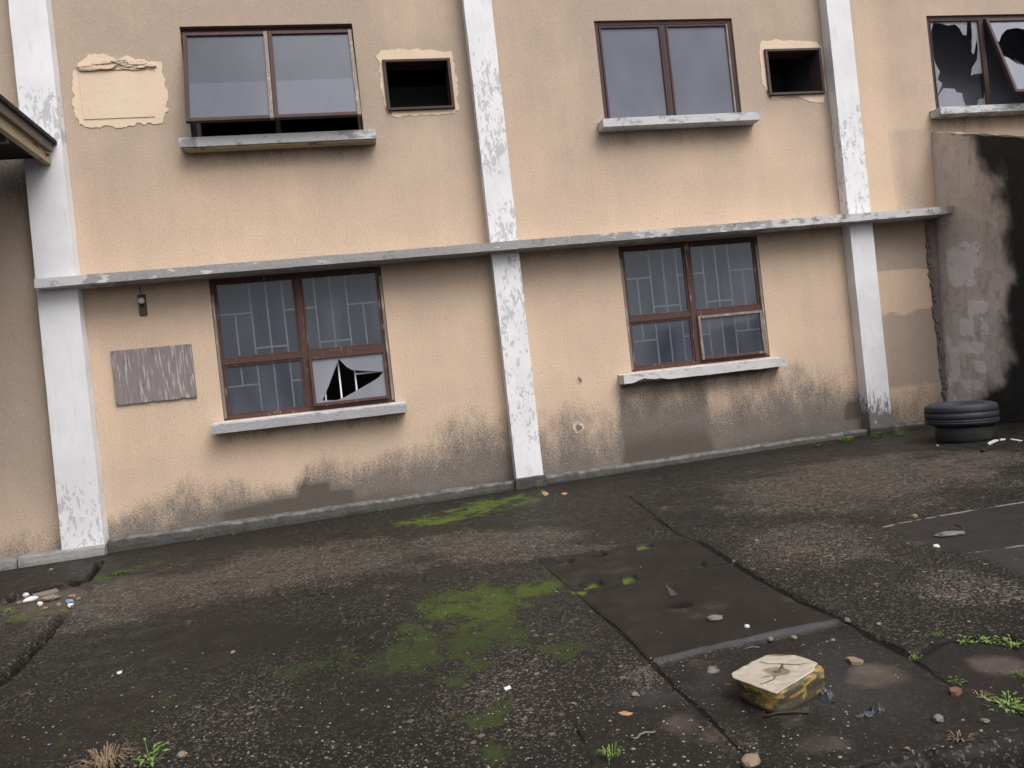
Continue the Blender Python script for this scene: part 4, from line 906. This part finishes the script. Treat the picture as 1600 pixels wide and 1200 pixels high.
bz_ = np.array([WP(*p) for p in ((1500, 215), (1520, 250), (1540, 300), (1552, 340), (1562, 400), (1572, 480), (1578, 560), (1570, 600), (1535, 625), (1530, 660))]); o_ = np.argsort(bz_[:, 1])
bnd = np.interp(wz, bz_[o_, 1], bz_[o_, 0])
gr = np.maximum(sst(0.08, -0.34, wy-bnd-.05+(fbm(wy*3, wz*3, 6)-.5)*.40)*1.1, .38*sst(.45, -.1, wy-bnd+(fbm(wy*5, wz*2, 16)-.5)*.5))
def wr(u0, v0, u1, v1, amp, e=.03):
    ya, za = WP(u0, v0); yb, zb2 = WP(u1, v1); jn = (fbm(wy*7, wz*7, 12)-.5)*.08
    return amp*sst(ya+e, ya-e, wy+jn)*sst(yb-e, yb+e, wy+jn)*sst(za+e, za-e, wz+jn)*sst(zb2-e, zb2+e, wz+jn)
pe = mx(wr(1482, 395, 1528, 445, .7), wr(1484, 520, 1512, 600, .6), wr(1500, 610, 1535, 640, .5), wr(1474, 386, 1540, 425, .55), wr(1476, 386, 1500, 500, .35), wr(1515, 470, 1548, 490, .9), wr(1502, 498, 1530, 525, .8), wr(1535, 503, 1553, 522, .6), wr(1505, 532, 1547, 553, .85), wr(1528, 562, 1556, 582, .9), wr(1515, 590, 1552, 610, .6), wr(1478, 492, 1505, 640, .4), wr(1466, 340, 1487, 348, .9))
setattr_f(yw, 'grime_shade', gr); setattr_f(yw, 'peel', pe); setattr_f(yw, 'moss', mx(sst(.6, .15, wz)*sst(-.7, -1.1, wy)*.7, sst(.06, .0, np.array([topz(v) for v in wy])-wz)*.75))

# ================================================================ TYRES
def tyre(name, R, H, bead, mat, loc, tilt, label, squash=1.0, seed=0, worn=False):
    m = MB(); pr = []
    hw = H/2
    # outer tread with three grooves, rounded shoulders, sidewalls, open middle
    tread = [(-.36, 0), (-.30, .001), (-.295, -.004), (-.28, -.004), (-.275, .001), (-.20, 0), (-.195, -.004), (-.185, -.004), (-.18, 0), (.10, 0), (.105, -.003), (.115, -.003), (.12, 0), (.25, -.001), (.36, -.004)]
    if worn: tread = [(-.36, -.004), (-.2, 0), (0, .003), (.2, 0), (.36, -.006)]
    pr += [(bead, -hw*.62), (bead+.02, -hw*.88), ((R+bead)/2, -hw), (R-.035, -hw*.93), (R-.010, -hw*.82)]
    pr += [(R+d, t*H) for t, d in tread]
    pr += [(R-.010, hw*.82), (R-.035, hw*.93), ((R+bead)/2, hw), (bead+.02, hw*.88), (bead, hw*.62), (bead+.012, hw*.55), (R-.05, hw*.62), (R-.028, 0), (R-.05, -hw*.62), (bead+.012, -hw*.55)]
    m.lathe(pr, (0, 0, hw), 240, (lambda t, r, z: 1+0.014*math.sin(2*t+seed)+0.008*math.sin(5*t+seed*2)+(0.03*mnoise.noise(Vector((math.cos(t)*2.5, math.sin(t)*2.5, z*14+seed))) if worn else 0.006*mnoise.noise(Vector((math.cos(t)*6, math.sin(t)*6, z*20)))+(0.006*(1 if math.sin(60*t+z*60) > .55 else 0)*(-1) if r > R-.003 and abs(z) < H*.36 else 0))))
    if squash != 1: m.v = [(p[0], p[1], p[2]*squash) for p in m.v]
    o = m.build(name, mat, None, False); me = o.data; me.polygons.foreach_set('use_smooth', [True]*len(me.polygons))
    o.location = loc; o.rotation_euler = tilt; tag(o, label, 'tyre'); return o
tx, ty = 5.42, -1.42; tz = surf(tx, ty)
tyre('tyre', 0.252, 0.160, 0.15, M['tyre2'], (tx+.03, ty-.01, tz-.012), (0, 0, 0), 'smaller dark tyre lying flat underneath the larger tyre by the yard wall', seed=2, worn=True)
tyre('tyre', 0.302, 0.205, 0.18, M['tyre'], (tx+.012, ty, tz+0.143), (math.radians(.5), math.radians(1.0), .4), 'larger grey tyre lying flat on top of the smaller one by the yard wall', seed=5)

# ================================================================ CUT CAN
cz = 0.052
def GZ(u, v, z):
    d = ray(u, v); t = (z-CAM[2])/d[2]; q = CAM+d*t; return float(q[0]), float(q[1])
topz_ = cz+0.074
tp = [GZ(*p, topz_) for p in ((1143, 1051), (1150, 1046), (1172, 1034), (1198, 1022), (1220, 1023), (1242, 1022), (1262, 1028), (1277, 1034), (1273, 1040), (1273, 1045), (1245, 1062), (1214, 1081), (1205, 1079), (1145, 1057))]
ctr = np.mean(tp, 0)
can = empty('cut_can', (float(ctr[0]), float(ctr[1]), surf(*ctr)-0.004)); tag(can, 'blackened yellow plastic can cut flat, with a pale wet cracked top, on the dark slab', 'plastic can')
def rel(q): return (q[0]-ctr[0], q[1]-ctr[1])
cor = [rel(GZ(*p, topz_-0.006)) for p in ((1140, 1052), (1199, 1020), (1243, 1021), (1287, 1040), (1286, 1047), (1212, 1086))]
def rnd_loop(pts, k, n=4):                                  # rounded polygon
    out = []
    N = len(pts)
    for i in range(N):
        p0, p1, p2 = Vector(pts[i-1]), Vector(pts[i]), Vector(pts[(i+1) % N]); d = min((p1-p0).length, (p2-p1).length)*k
        a_, b_ = p1+(p0-p1).normalized()*d, p1+(p2-p1).normalized()*d
        for j in range(n+1): t = j/n; q = a_*(1-t)**2+p1*2*t*(1-t)+b_*t*t; out.append((q.x, q.y))
    return out
lp_ = rnd_loop(cor, .3); n = len(lp_); vs = []; H = topz_-cz+.002
levels = [(-0.0, 0.94), (0.006, 0.975), (0.02, 0.99), (0.030, 0.965), (0.037, 0.965), (0.046, 0.99), (H-.010, 1.0), (H-.002, 0.975)]
for (zl, s_) in levels:
    for i, (x, y) in enumerate(lp_):
        q = 1+0.02*mnoise.noise(Vector((x*18, y*18, zl*25))); vs.append((x*s_*q, y*s_*q, zl))
fs = [(l*n+i, l*n+(i+1) % n, (l+1)*n+(i+1) % n, (l+1)*n+i) for l in range(len(levels)-1) for i in range(n)]+[tuple(range(n)), tuple((len(levels)-1)*n+i for i in range(n))]
MB().add(vs, fs).build('body', M['can'], can, True)
# top face: dense grid clipped to the outline, slightly dished, with crack lines
cracks = [[(1222, 1034), (1200, 1034), (1188, 1032)], [(1222, 1034), (1240, 1036), (1258, 1035)], [(1222, 1034), (1216, 1045), (1211, 1052), (1208, 1060), (1196, 1064), (1188, 1067)], [(1211, 1052), (1200, 1053), (1190, 1055)], [(1222, 1034), (1222, 1040), (1232, 1044)]]
cracks = [[rel(GZ(*p, topz_)) for p in l] for l in cracks]
bm = bmesh.new(); tpr = [rel(q) for q in tp]
fv = [bm.verts.new((x, y, 0)) for x, y in tpr]; bm.faces.new(fv)
bmesh.ops.triangulate(bm, faces=bm.faces[:]); 
for _ in range(5): bmesh.ops.subdivide_edges(bm, edges=[e_ for e_ in bm.edges if e_.calc_length() > 0.007], cuts=1, use_grid_fill=True); bmesh.ops.triangulate(bm, faces=bm.faces[:])
vx = np.array([v.co[:] for v in bm.verts]); cr = np.full(len(vx), 9.0)
for l in cracks: cr = np.minimum(cr, dpoly(vx[:, 0], vx[:, 1], l))
cc = rel(GZ(1213, 1045, topz_)); rr = np.hypot(vx[:, 0]-cc[0], vx[:, 1]-cc[1])
for v_, q_, r_ in zip(bm.verts, cr, rr):
    v_.co.z = -0.006*max(0, 1-r_/0.09)+0.0022*mnoise.noise(v_.co*35)-0.003*max(0, 1-q_/0.006)+.003
bmesh.ops.recalc_face_normals(bm, faces=bm.faces)
geo = bmesh.ops.extrude_face_region(bm, geom=bm.faces[:])
for v_ in [e_ for e_ in geo['geom'] if isinstance(e_, bmesh.types.BMVert)]: v_.co.z -= 0.004
bmesh.ops.recalc_face_normals(bm, faces=bm.faces)
me = bpy.data.meshes.new('top_sheet'); bm.to_mesh(me); bm.free(); me.materials.append(M['cantop']); ts = bpy.data.objects.new('top_sheet', me); col.objects.link(ts); ts.parent = can; ts.location = (0, 0, H+.001)
me.polygons.foreach_set('use_smooth', [True]*len(me.polygons))
c = cos(ts); cr = np.full(len(c), 9.0)
for l in cracks: cr = np.minimum(cr, dpoly(c[:, 0], c[:, 1], l))
rr = np.hypot((c[:, 0]-cc[0]), (c[:, 1]-cc[1])); setattr_f(ts, 'joint', cr); setattr_f(ts, 'bare', sst(.075, .02, rr)*.75)

# ================================================================ SMALL THINGS LYING AROUND
def blob(name, u, v, size, mat, label, cat, seed=0, flat=0.5, sub=3, amp=0.35, sharp=False, group=None, rz=0):
    x, y = G(u, v); bm = bmesh.new(); bmesh.ops.create_icosphere(bm, subdivisions=sub, radius=1)
    for q in bm.verts:
        n = 1+amp*mnoise.noise(q.co*1.7+Vector((seed*3.1, 0, 0)))+amp*.5*mnoise.noise(q.co*4+Vector((0, seed, 0)))
        q.co = Vector((q.co.x*size[0]*n, q.co.y*size[1]*n, q.co.z*size[2]*n))
    zmin = min(q.co.z for q in bm.verts)
    for q in bm.verts: q.co.z -= zmin*0.8
    me = bpy.data.meshes.new(name); bm.to_mesh(me); bm.free(); me.materials.append(mat)
    if not sharp: me.polygons.foreach_set('use_smooth', [True]*len(me.polygons))
    o = bpy.data.objects.new(name, me); col.objects.link(o); o.location = (x, y, surf(x, y)-0.002); o.rotation_euler = (0, 0, rz or seed*1.3); tag(o, label, cat, group); return o
def crumple(name, uv, r, mat, label, cat, seed=0):
    """crumpled polythene: a strip of sheet, folded and creased, lying along a short line"""
    pts = [Vector(G(*p)) for p in uv]; c0 = sum(pts, Vector((0, 0)))/len(pts); nu, nv = 9*(len(pts)-1), 16; m = MB(); vs = []
    for i in range(nu+1):
        t = i/nu*(len(pts)-1); k_ = min(int(t), len(pts)-2); p = pts[k_].lerp(pts[k_+1], t-k_)-c0; d = (pts[k_+1]-pts[k_]).normalized(); nrm = Vector((-d.y, d.x))
        wd = r*(0.75+.5*mnoise.noise(Vector((t*2, seed, 0)))+.15*math.sin(t*9))*(0.45+.55*math.sin(math.pi*min(1, max(0, i/nu))))
        for j in range(nv+1):
            a_ = math.pi*j/nv; e = 1+.8*mnoise.noise(Vector((t*2.6, a_*1.5, seed)))+.3*mnoise.noise(Vector((t*5, a_*3.2, seed)))
            o_ = nrm*(-math.cos(a_)*wd*e*1.25); z = max(0.0005, math.sin(a_)*wd*e*.8*(1+.9*mnoise.noise(Vector((t*3.5, a_*2, seed+9))))-.001)
            vs.append((p.x+o_.x, p.y+o_.y, z))
    m.add(vs, [(i*(nv+1)+j, (i+1)*(nv+1)+j, (i+1)*(nv+1)+j+1, i*(nv+1)+j+1) for i in range(nu) for j in range(nv)])
    o = m.build(name, mat); o.location = (c0.x, c0.y, surf(c0.x, c0.y)-.001); tag(o, label, cat, 'black plastic scraps beside the can'); return o
crumple('plastic_bag', [(1272, 1072), (1281, 1074), (1290, 1083), (1300, 1094)], .021, M['bag'], 'crumpled black plastic scrap lying at the corner of the yellow can', 'plastic bag', 3)
crumple('plastic_bag', [(1337, 1117), (1350, 1114), (1364, 1108), (1374, 1104), (1370, 1090)], .014, M['bag'], 'twisted strip of black plastic lying to the right of the yellow can', 'plastic bag', 8)
def wire(name, uv, r, mat, label, cat, lift=0.004):
    pts = [G(*p) for p in uv]; x0_, y0_ = pts[0]; z0_ = surf(x0_, y0_); m = MB()
    m.tube([(x-x0_, y-y0_, r+lift*math.sin(math.pi*i/max(1, len(pts)-1))+surf(x, y)-z0_) for i, (x, y) in enumerate(pts)], r, 6); o = m.build(name, mat, None, True); o.location = (x0_, y0_, z0_); tag(o, label, cat); return o
wire('stick', [(1193, 1118), (1215, 1114), (1240, 1112), (1264, 1111)], .0045, M['stick'], 'thin dark stick lying in front of the yellow can', 'stick')
wire('wire', [(985, 1156), (996, 1158), (1000, 1153), (1008, 1149), (1020, 1149), (1024, 1146)], .0035, M['wire'], 'bent hooked wire near the lower edge beside a grass tuft', 'wire')
wire('wire', [(1486, 832), (1487, 827), (1494, 826), (1503, 829), (1508, 835)], .005, M['stick'], 'curved wire handle on the dark slab at the right', 'wire', .02)
wire('twig', [(1163, 1012), (1174, 1010), (1186, 1009)], .0018, M['pebA'], 'thin pale twig above the yellow can', 'twig')
wire('twig', [(1408, 1166), (1416, 1167), (1426, 1172), (1434, 1186)], .0018, M['straw'], 'crooked dry twig across the crack at the bottom', 'twig')
blob('shoe_sole', 1486, 836, (.075, .035, .012), M['concrete'], 'flat grey scrap on the dark slab below the wire handle', 'scrap', 5, rz=-.2)
def flake(name, uv, th, mat, label, cat, group=None):
    pts = [G(*p) for p in uv]; cx, cy = np.mean(pts, 0); m = MB(); m.prism([[(x-cx, y-cy) for x, y in pts]], 'z', 0, th); o = m.build(name, mat); o.location = (cx, cy, surf(cx, cy)-.001)
    o.rotation_euler = (random.uniform(-.06, .06), random.uniform(-.06, .06), 0); tag(o, label, cat, group); return o
flake('tile_fragment', [(1323, 1028), (1334, 1027), (1349, 1032), (1345, 1036), (1330, 1036)], .012, M['tan'], 'triangular tan tile chip between the yellow can and the crack', 'tile chip')
flake('brick_fragment', [(1483, 1076), (1495, 1074), (1503, 1078), (1494, 1083), (1486, 1082)], .014, M['tile'], 'red brick chip beside the straw tuft on the right', 'brick chip')
flake('leaf', [(966, 1116), (975, 1113), (990, 1115), (984, 1119), (972, 1119)], .003, M['leafdry'], 'curled orange dead leaf right of the pale gravel', 'leaf')
flake('leaf', [(846, 770), (852, 768), (858, 772), (852, 775)], .004, M['leafdry'], 'orange dead leaf nearest the middle pillar foot', 'leaf')
flake('leaf', [(876, 772), (882, 769), (887, 771), (882, 774)], .004, M['leafdry'], 'orange dead leaf right of the one at the middle pillar', 'leaf')
flake('paper_scrap', [(787, 1076), (797, 1072), (799, 1076), (790, 1079)], .003, M['whitep'], 'small white paper scrap on the mossy slab', 'paper scrap')
flake('paper_scrap', [(182, 1050), (191, 1047), (190, 1051), (184, 1053)], .003, M['whitep'], 'small white paper scrap on the lower left gravel', 'paper scrap')
for i, (u, v, s_, mt, lab) in enumerate((
        (1167, 977, .012, 'whitep', 'white stone on the middle slab above the yellow can'), (1204, 1000, .013, 'concrete', 'grey stone above the left of the yellow can'),
        (1240, 995, .013, 'tan', 'orange stone above the yellow can'), (1301, 998, .010, 'concrete', 'grey stone above and right of the yellow can'),
        (1324, 971, .014, 'concrete', 'round grey stone at the joint corner'), (1373, 977, .010, 'pebA', 'pale stone on the gravel right of the joint corner'),
        (1466, 1121, .017, 'concrete', 'flat grey stone on the lower right slab'), (1539, 1124, .011, 'concrete', 'small grey stone near the lower right crack'),
        (992, 1088, .013, 'tan', 'tan stone beside the patch of pale gravel'), (1059, 1139, .007, 'tile', 'small red stone right of the hooked wire'),
        (284, 1183, .018, 'tan', 'brown stone at the bottom beside the leafy weed'), (364, 1020, .013, 'pebA', 'pale stone on the dark gravel left of the moss'),
        (847, 768, .014, 'tan', 'tan stone below the middle pillar'), (829, 875, .010, 'tile', 'pink stone left of the drain slab'),
        (80, 891, .020, 'pebA', 'cream stone above the crack on the left'), (1182, 846, .014, 'concrete', 'dark stone on the gravel below the joint'),
        (1429, 809, .022, 'tan', 'flat tan stone above the dark right slab'), (1463, 855, .016, 'whitep', 'white stone below the wire handle'),
        (1465, 698, .018, 'pebA', 'pale stone in front of the tyres'), (1536, 706, .025, 'stick', 'dark lump right in front of the tyres'),
        (1174, 1198, .030, 'tan', 'large tan stone at the bottom edge by the joint'))):
    blob('stone', u, v, (s_, s_*.8, s_*.6), M[mt], lab, 'stone', i+2, sub=2, sharp=True)
# rubbish in the broken corner on the left
blob('foam_piece', 48, 934, (.055, .03, .02), M['whitep'], 'white foam block in the rubbish by the left crack', 'foam block', 4, amp=.2, sharp=True, sub=2, rz=.9)
blob('foam_piece', 40, 928, (.03, .02, .02), M['whitep'], 'smaller white foam lump left of the foam block', 'foam block', 9, amp=.2, sharp=True, sub=2)
flake('wood_strip', [(50, 925), (88, 916), (91, 919), (54, 929)], .012, M['pebA'], 'pale narrow strip lying above the foam block', 'strip')
blob('cloth_rag', 76, 933, (.075, .04, .02), M['tan'], 'brown muddy rag right of the foam block', 'rag', 12)
blob('plastic_wrapper', 108, 936, (.035, .02, .014), M['bluep'], 'crushed blue plastic wrapper at the head of the wide crack', 'wrapper', 2)
blob('foam_piece', 110, 943, (.018, .018, .014), M['whitep'], 'white plastic crumb under the blue wrapper', 'plastic crumb', 7)
blob('stone', 112, 927, (.035, .02, .012), M['tan'], 'tan stone above the blue wrapper', 'stone', 31, sharp=True, sub=2)
blob('stone', 5, 938, (.05, .03, .025), M['tan'], 'brown brick lump at the left edge', 'stone', 33, sharp=True, sub=2)
blob('stone', 18, 935, (.035, .03, .04), M['stick'], 'black lump beside the brown brick at the left edge', 'stone', 35, sharp=True, sub=2)
for i, (u, v, s_, mt, lab) in enumerate(((62, 940, .022, 'whitep', 'white crumb below the foam block'), (30, 938, .018, 'concrete', 'grey crumb between the black lump and the foam'), (92, 941, .020, 'pebA', 'pale chip at the right end of the muddy rag'),
        (84, 925, .018, 'concrete', 'grey chip above the muddy rag'), (70, 946, .016, 'tan', 'tan crumb below the muddy rag'), (122, 932, .016, 'pebA', 'pale chip right of the blue wrapper'))):
    blob('stone', u, v, (s_*1.3, s_*.8, s_*.7), M[mt], lab, 'stone', 50+i, sub=2, sharp=True, amp=.5)
# pale strips by the tyres
flake('plastic_strip', [(1543, 694), (1552, 688), (1560, 686), (1561, 689), (1552, 693), (1546, 697)], .006, M['whitep'], 'white plastic strip just right of the tyres', 'strip')
flake('plastic_strip', [(1562, 687), (1571, 686), (1571, 688), (1563, 689)], .006, M['whitep'], 'short white strip between the tyres and the yard wall', 'strip')
flake('plastic_strip', [(1578, 687), (1593, 691), (1598, 690), (1581, 686)], .006, M['whitep'], 'long white strip nearest the yard wall', 'strip')
# iron stub standing in the middle slab
x, y = G(1048, 928); m = MB()
m.add([(0, 0, 0), (.035, .0, 0), (.04, .03, 0), (-.012, .01, .055), (-.016, .01, .05)], [(0, 1, 4), (1, 3, 4), (1, 2, 3), (0, 4, 3, 2), (0, 2, 1)])
o = m.build('iron_stub', M['rust']); o.location = (x, y, surf(x, y)-.002); tag(o, 'pointed rusty iron stub sticking up from the middle slab', 'iron stub')
blob('stone', 1118, 966, (.035, .028, .012), M['concrete'], 'grey mortar lump on the middle slab', 'stone', 41, sharp=True, sub=2)

# ---- loose grit: nobody could count it
def scatter_pts(n, fn):
    out = []
    while len(out) < n:
        u, v = random.uniform(-60, 1680), random.uniform(760, 1260); x, y = G(u, v)
        if y > -0.2 or not (-3.5 < x < 6.3): continue
        if random.random() < fn(u, v): out.append((x, y))
    return out
def dens(u, v):
    d = 0.10+0.5*max(0, (v-1000)/200)
    for (cu, cv, ru, rv, a_) in ((1010, 1050, 70, 40, 1.0), (880, 1105, 160, 60, .5), (400, 1180, 300, 50, .7), (1080, 1170, 120, 40, .5), (700, 960, 150, 80, .25), (1350, 930, 150, 50, .3), (150, 1020, 100, 60, .3)):
        if ((u-cu)/ru)**2+((v-cv)/rv)**2 < 1: d += a_
    for (cu, cv, ru, rv) in ((1100, 940, 130, 50), (1480, 840, 120, 40), (1450, 1120, 120, 40)):
        if ((u-cu)/ru)**2+((v-cv)/rv)**2 < 1: d *= .12
    x, y = G(u, v)
    if inpoly(np.array([x]), np.array([y]), pitp)[0]: return 0
    return min(d, 1)
def grit(name, n, s0, s1, mat, dn, seed):
    m = MB()
    base = [Vector(p).normalized() for p in ((1, 0, .2), (.3, .95, 0), (-.8, .6, .1), (-.8, -.6, 0), (.3, -.95, .1), (0, 0, .8), (.1, .1, -.6))]
    fcs = [(0, 1, 5), (1, 2, 5), (2, 3, 5), (3, 4, 5), (4, 0, 5), (1, 0, 6), (2, 1, 6), (3, 2, 6), (4, 3, 6), (0, 4, 6)]
    for (x, y) in scatter_pts(n, dn):
        s_ = s0+(s1-s0)*random.random()**3; a_ = random.random()*6.28; z = surf(x, y)+s_*.15; ca, sa = math.cos(a_), math.sin(a_); e = random.uniform(.6, 1.4)
        m.add([(x+s_*(p.x*e*ca-p.y*sa)*random.uniform(.8, 1.2), y+s_*(p.x*e*sa+p.y*ca), z+s_*p.z*.7) for p in base], fcs)
    o = m.build(name, mat, kind='stuff'); return o
tag(grit('gravel', 1500, .002, .0065, M['pebA'], dens, 1), 'loose pale grit scattered over the yard', 'gravel')
tag(grit('rubble_grit', 70, .0025, .0075, M['tile'], dens, 2), 'loose reddish brick grit scattered over the yard', 'gravel')
tag(grit('tan_grit', 110, .0025, .0075, M['tan'], dens, 3), 'loose tan grit scattered over the yard', 'gravel')
# ---- moss cushions
def mossdens(u, v):
    for (cu, cv, ru, rv) in ((755, 795, 75, 18), (660, 815, 60, 9), (740, 945, 95, 40), (830, 920, 40, 20), (905, 925, 10, 4), (985, 901, 9, 4), (1006, 852, 9, 3), (924, 911, 13, 4), (650, 1010, 40, 40)):
        d = ((u-cu)/ru)**2+((v-cv)/rv)**2
        if d < 1:
            x, y = G(u, v); return (1-d)*(1 if mnoise.noise(Vector((x*7, y*7, 3))) > .05 else 0)
    return 0
tag(grit('moss', 900, .003, .008, M['moss'], mossdens, 4), 'bright green moss cushions on the damp yard', 'moss')
# ---- weeds, each a plant of its own
def weed(name, u, v, h, spread, n, mat, label, cat='weed', blade=False, seed=0, group=None):
    random.seed(100+seed); x0_, y0_ = G(u, v); m = MB()
    for i in range(n):
        a_ = random.random()*6.28; r = spread*random.random()**.6; bx, by = r*.5*math.cos(a_), r*.5*math.sin(a_); hh_ = h*random.uniform(.4, 1)
        if blade:
            w_ = .0012+.0010*random.random(); ex, ey = bx+spread*math.cos(a_)*random.uniform(.3, 1), by+spread*math.sin(a_)*random.uniform(.3, 1)
            px, py = -math.sin(a_)*w_, math.cos(a_)*w_
            p0, p1, p2 = Vector((bx, by, 0)), Vector(((bx+ex)/2, (by+ey)/2, hh_)), Vector((ex, ey, hh_*random.uniform(.3, .9)))
            o_ = Vector((px, py, 0)); m.add([p0-o_, p0+o_, p1+o_, p1-o_, p2], [(0, 1, 2, 3), (3, 2, 4)])
        else:
            s_ = spread*random.uniform(.14, .30)*(.42 if n > 70 else 1); z = hh_*random.uniform(.2, 1); t = random.uniform(-.5, .5); lx, ly = bx+r*.5*math.cos(a_), by+r*.5*math.sin(a_)
            d = Vector((math.cos(a_), math.sin(a_), t)); sd_ = Vector((-math.sin(a_), math.cos(a_), random.uniform(-.3, .3)))*.45; c0 = Vector((lx, ly, z))
            m.add([c0-d*s_, c0-d*s_*.2+sd_*s_+Vector((0, 0, s_*.12)), c0+d*s_, c0-d*s_*.2-sd_*s_+Vector((0, 0, s_*.12)), c0], [(0, 1, 4), (1, 2, 4), (2, 3, 4), (3, 0, 4)])
            if i % 3 == 0: m.tube([(bx*.2, by*.2, 0), (lx*.7, ly*.7, z*.6), c0[:]], .0012, 4)
    o = m.build(name, mat); o.location = (x0_, y0_, surf(x0_, y0_)-.003); tag(o, label, cat, group); return o
weed('weed', 1277, 698, .07, .05, 40, M['weed'], 'small green weed at the plinth, leftmost of those near the tyres', seed=1)
weed('weed', 1322, 690, .09, .07, 60, M['weedpale'], 'pale green weed at the plinth left of the right pillar foot', seed=2)
weed('weed', 1374, 684, .10, .10, 80, M['weed'], 'leafy weed under the blackened right pillar foot', seed=3)
weed('weed', 1408, 680, .12, .09, 80, M['weedpale'], 'bright weed between the right pillar and the tyres', seed=4)
weed('grass_tuft', 955, 1183, .035, .04, 34, M['weedpale'], 'small green grass tuft at the bottom centre', 'grass', True, 5)
weed('leafy_weed', 236, 1190, .07, .055, 26, M['weedpale'], 'young leafy weed at the bottom left', seed=6)
weed('dry_grass', 165, 1194, .045, .10, 110, M['straw'], 'clump of dead straw grass at the bottom left edge', 'dry grass', True, 7)
weed('dry_grass', 1532, 1077, .016, .04, 26, M['straw'], 'dead straw tuft right of the red brick chip', 'dry grass', True, 8)
weed('dry_grass', 1500, 1148, .014, .04, 24, M['straw'], 'dead straw tuft on the crack at the lower right', 'dry grass', True, 9)
weed('grass_tuft', 1575, 1093, .022, .085, 150, M['weedpale'], 'green grass patch at the right edge of the slab', 'grass', False, 10)
weed('weed', 1431, 1024, .025, .022, 30, M['weedpale'], 'tiny weed in the crack corner', seed=11)
weed('weed', 1467, 995, .025, .022, 26, M['weed'], 'tiny weed at the left end of the upper right crack', seed=12)
weed('weed', 1505, 996, .03, .035, 40, M['weedpale'], 'low weed midway along the upper right crack', seed=13)
weed('weed', 1540, 993, .03, .04, 40, M['weedpale'], 'low weed right of the middle one on the upper right crack', seed=14)
weed('weed', 1583, 998, .035, .045, 50, M['weedpale'], 'spreading weed at the right end of the upper crack', seed=15)
weed('weed', 1595, 1045, .03, .03, 30, M['weed'], 'small weed at the right edge of the mud patch', seed=16)
weed('weed', 1495, 1055, .02, .03, 24, M['weed'], 'sparse weed on the reddish mud patch', seed=17)
weed('weed', 312, 844, .04, .035, 24, M['weedpale'], 'small weed at the plinth below the black stain on the left', seed=18)
weed('weed', 365, 836, .05, .025, 18, M['weedpale'], 'tiny upright weed at the plinth under the left window', seed=19)
weed('weed', 15, 955, .05, .07, 40, M['weed'], 'trailing weed at the left edge below the rubbish', seed=20)
weed('weed', 185, 897, .02, .07, 70, M['moss'], 'low mossy weed patch below the left pillar', seed=21)
weed('grass_tuft', 1540, 1196, .06, .03, 12, M['weed'], 'green blades rising from the hole in the lower right corner', 'grass', True, 22)
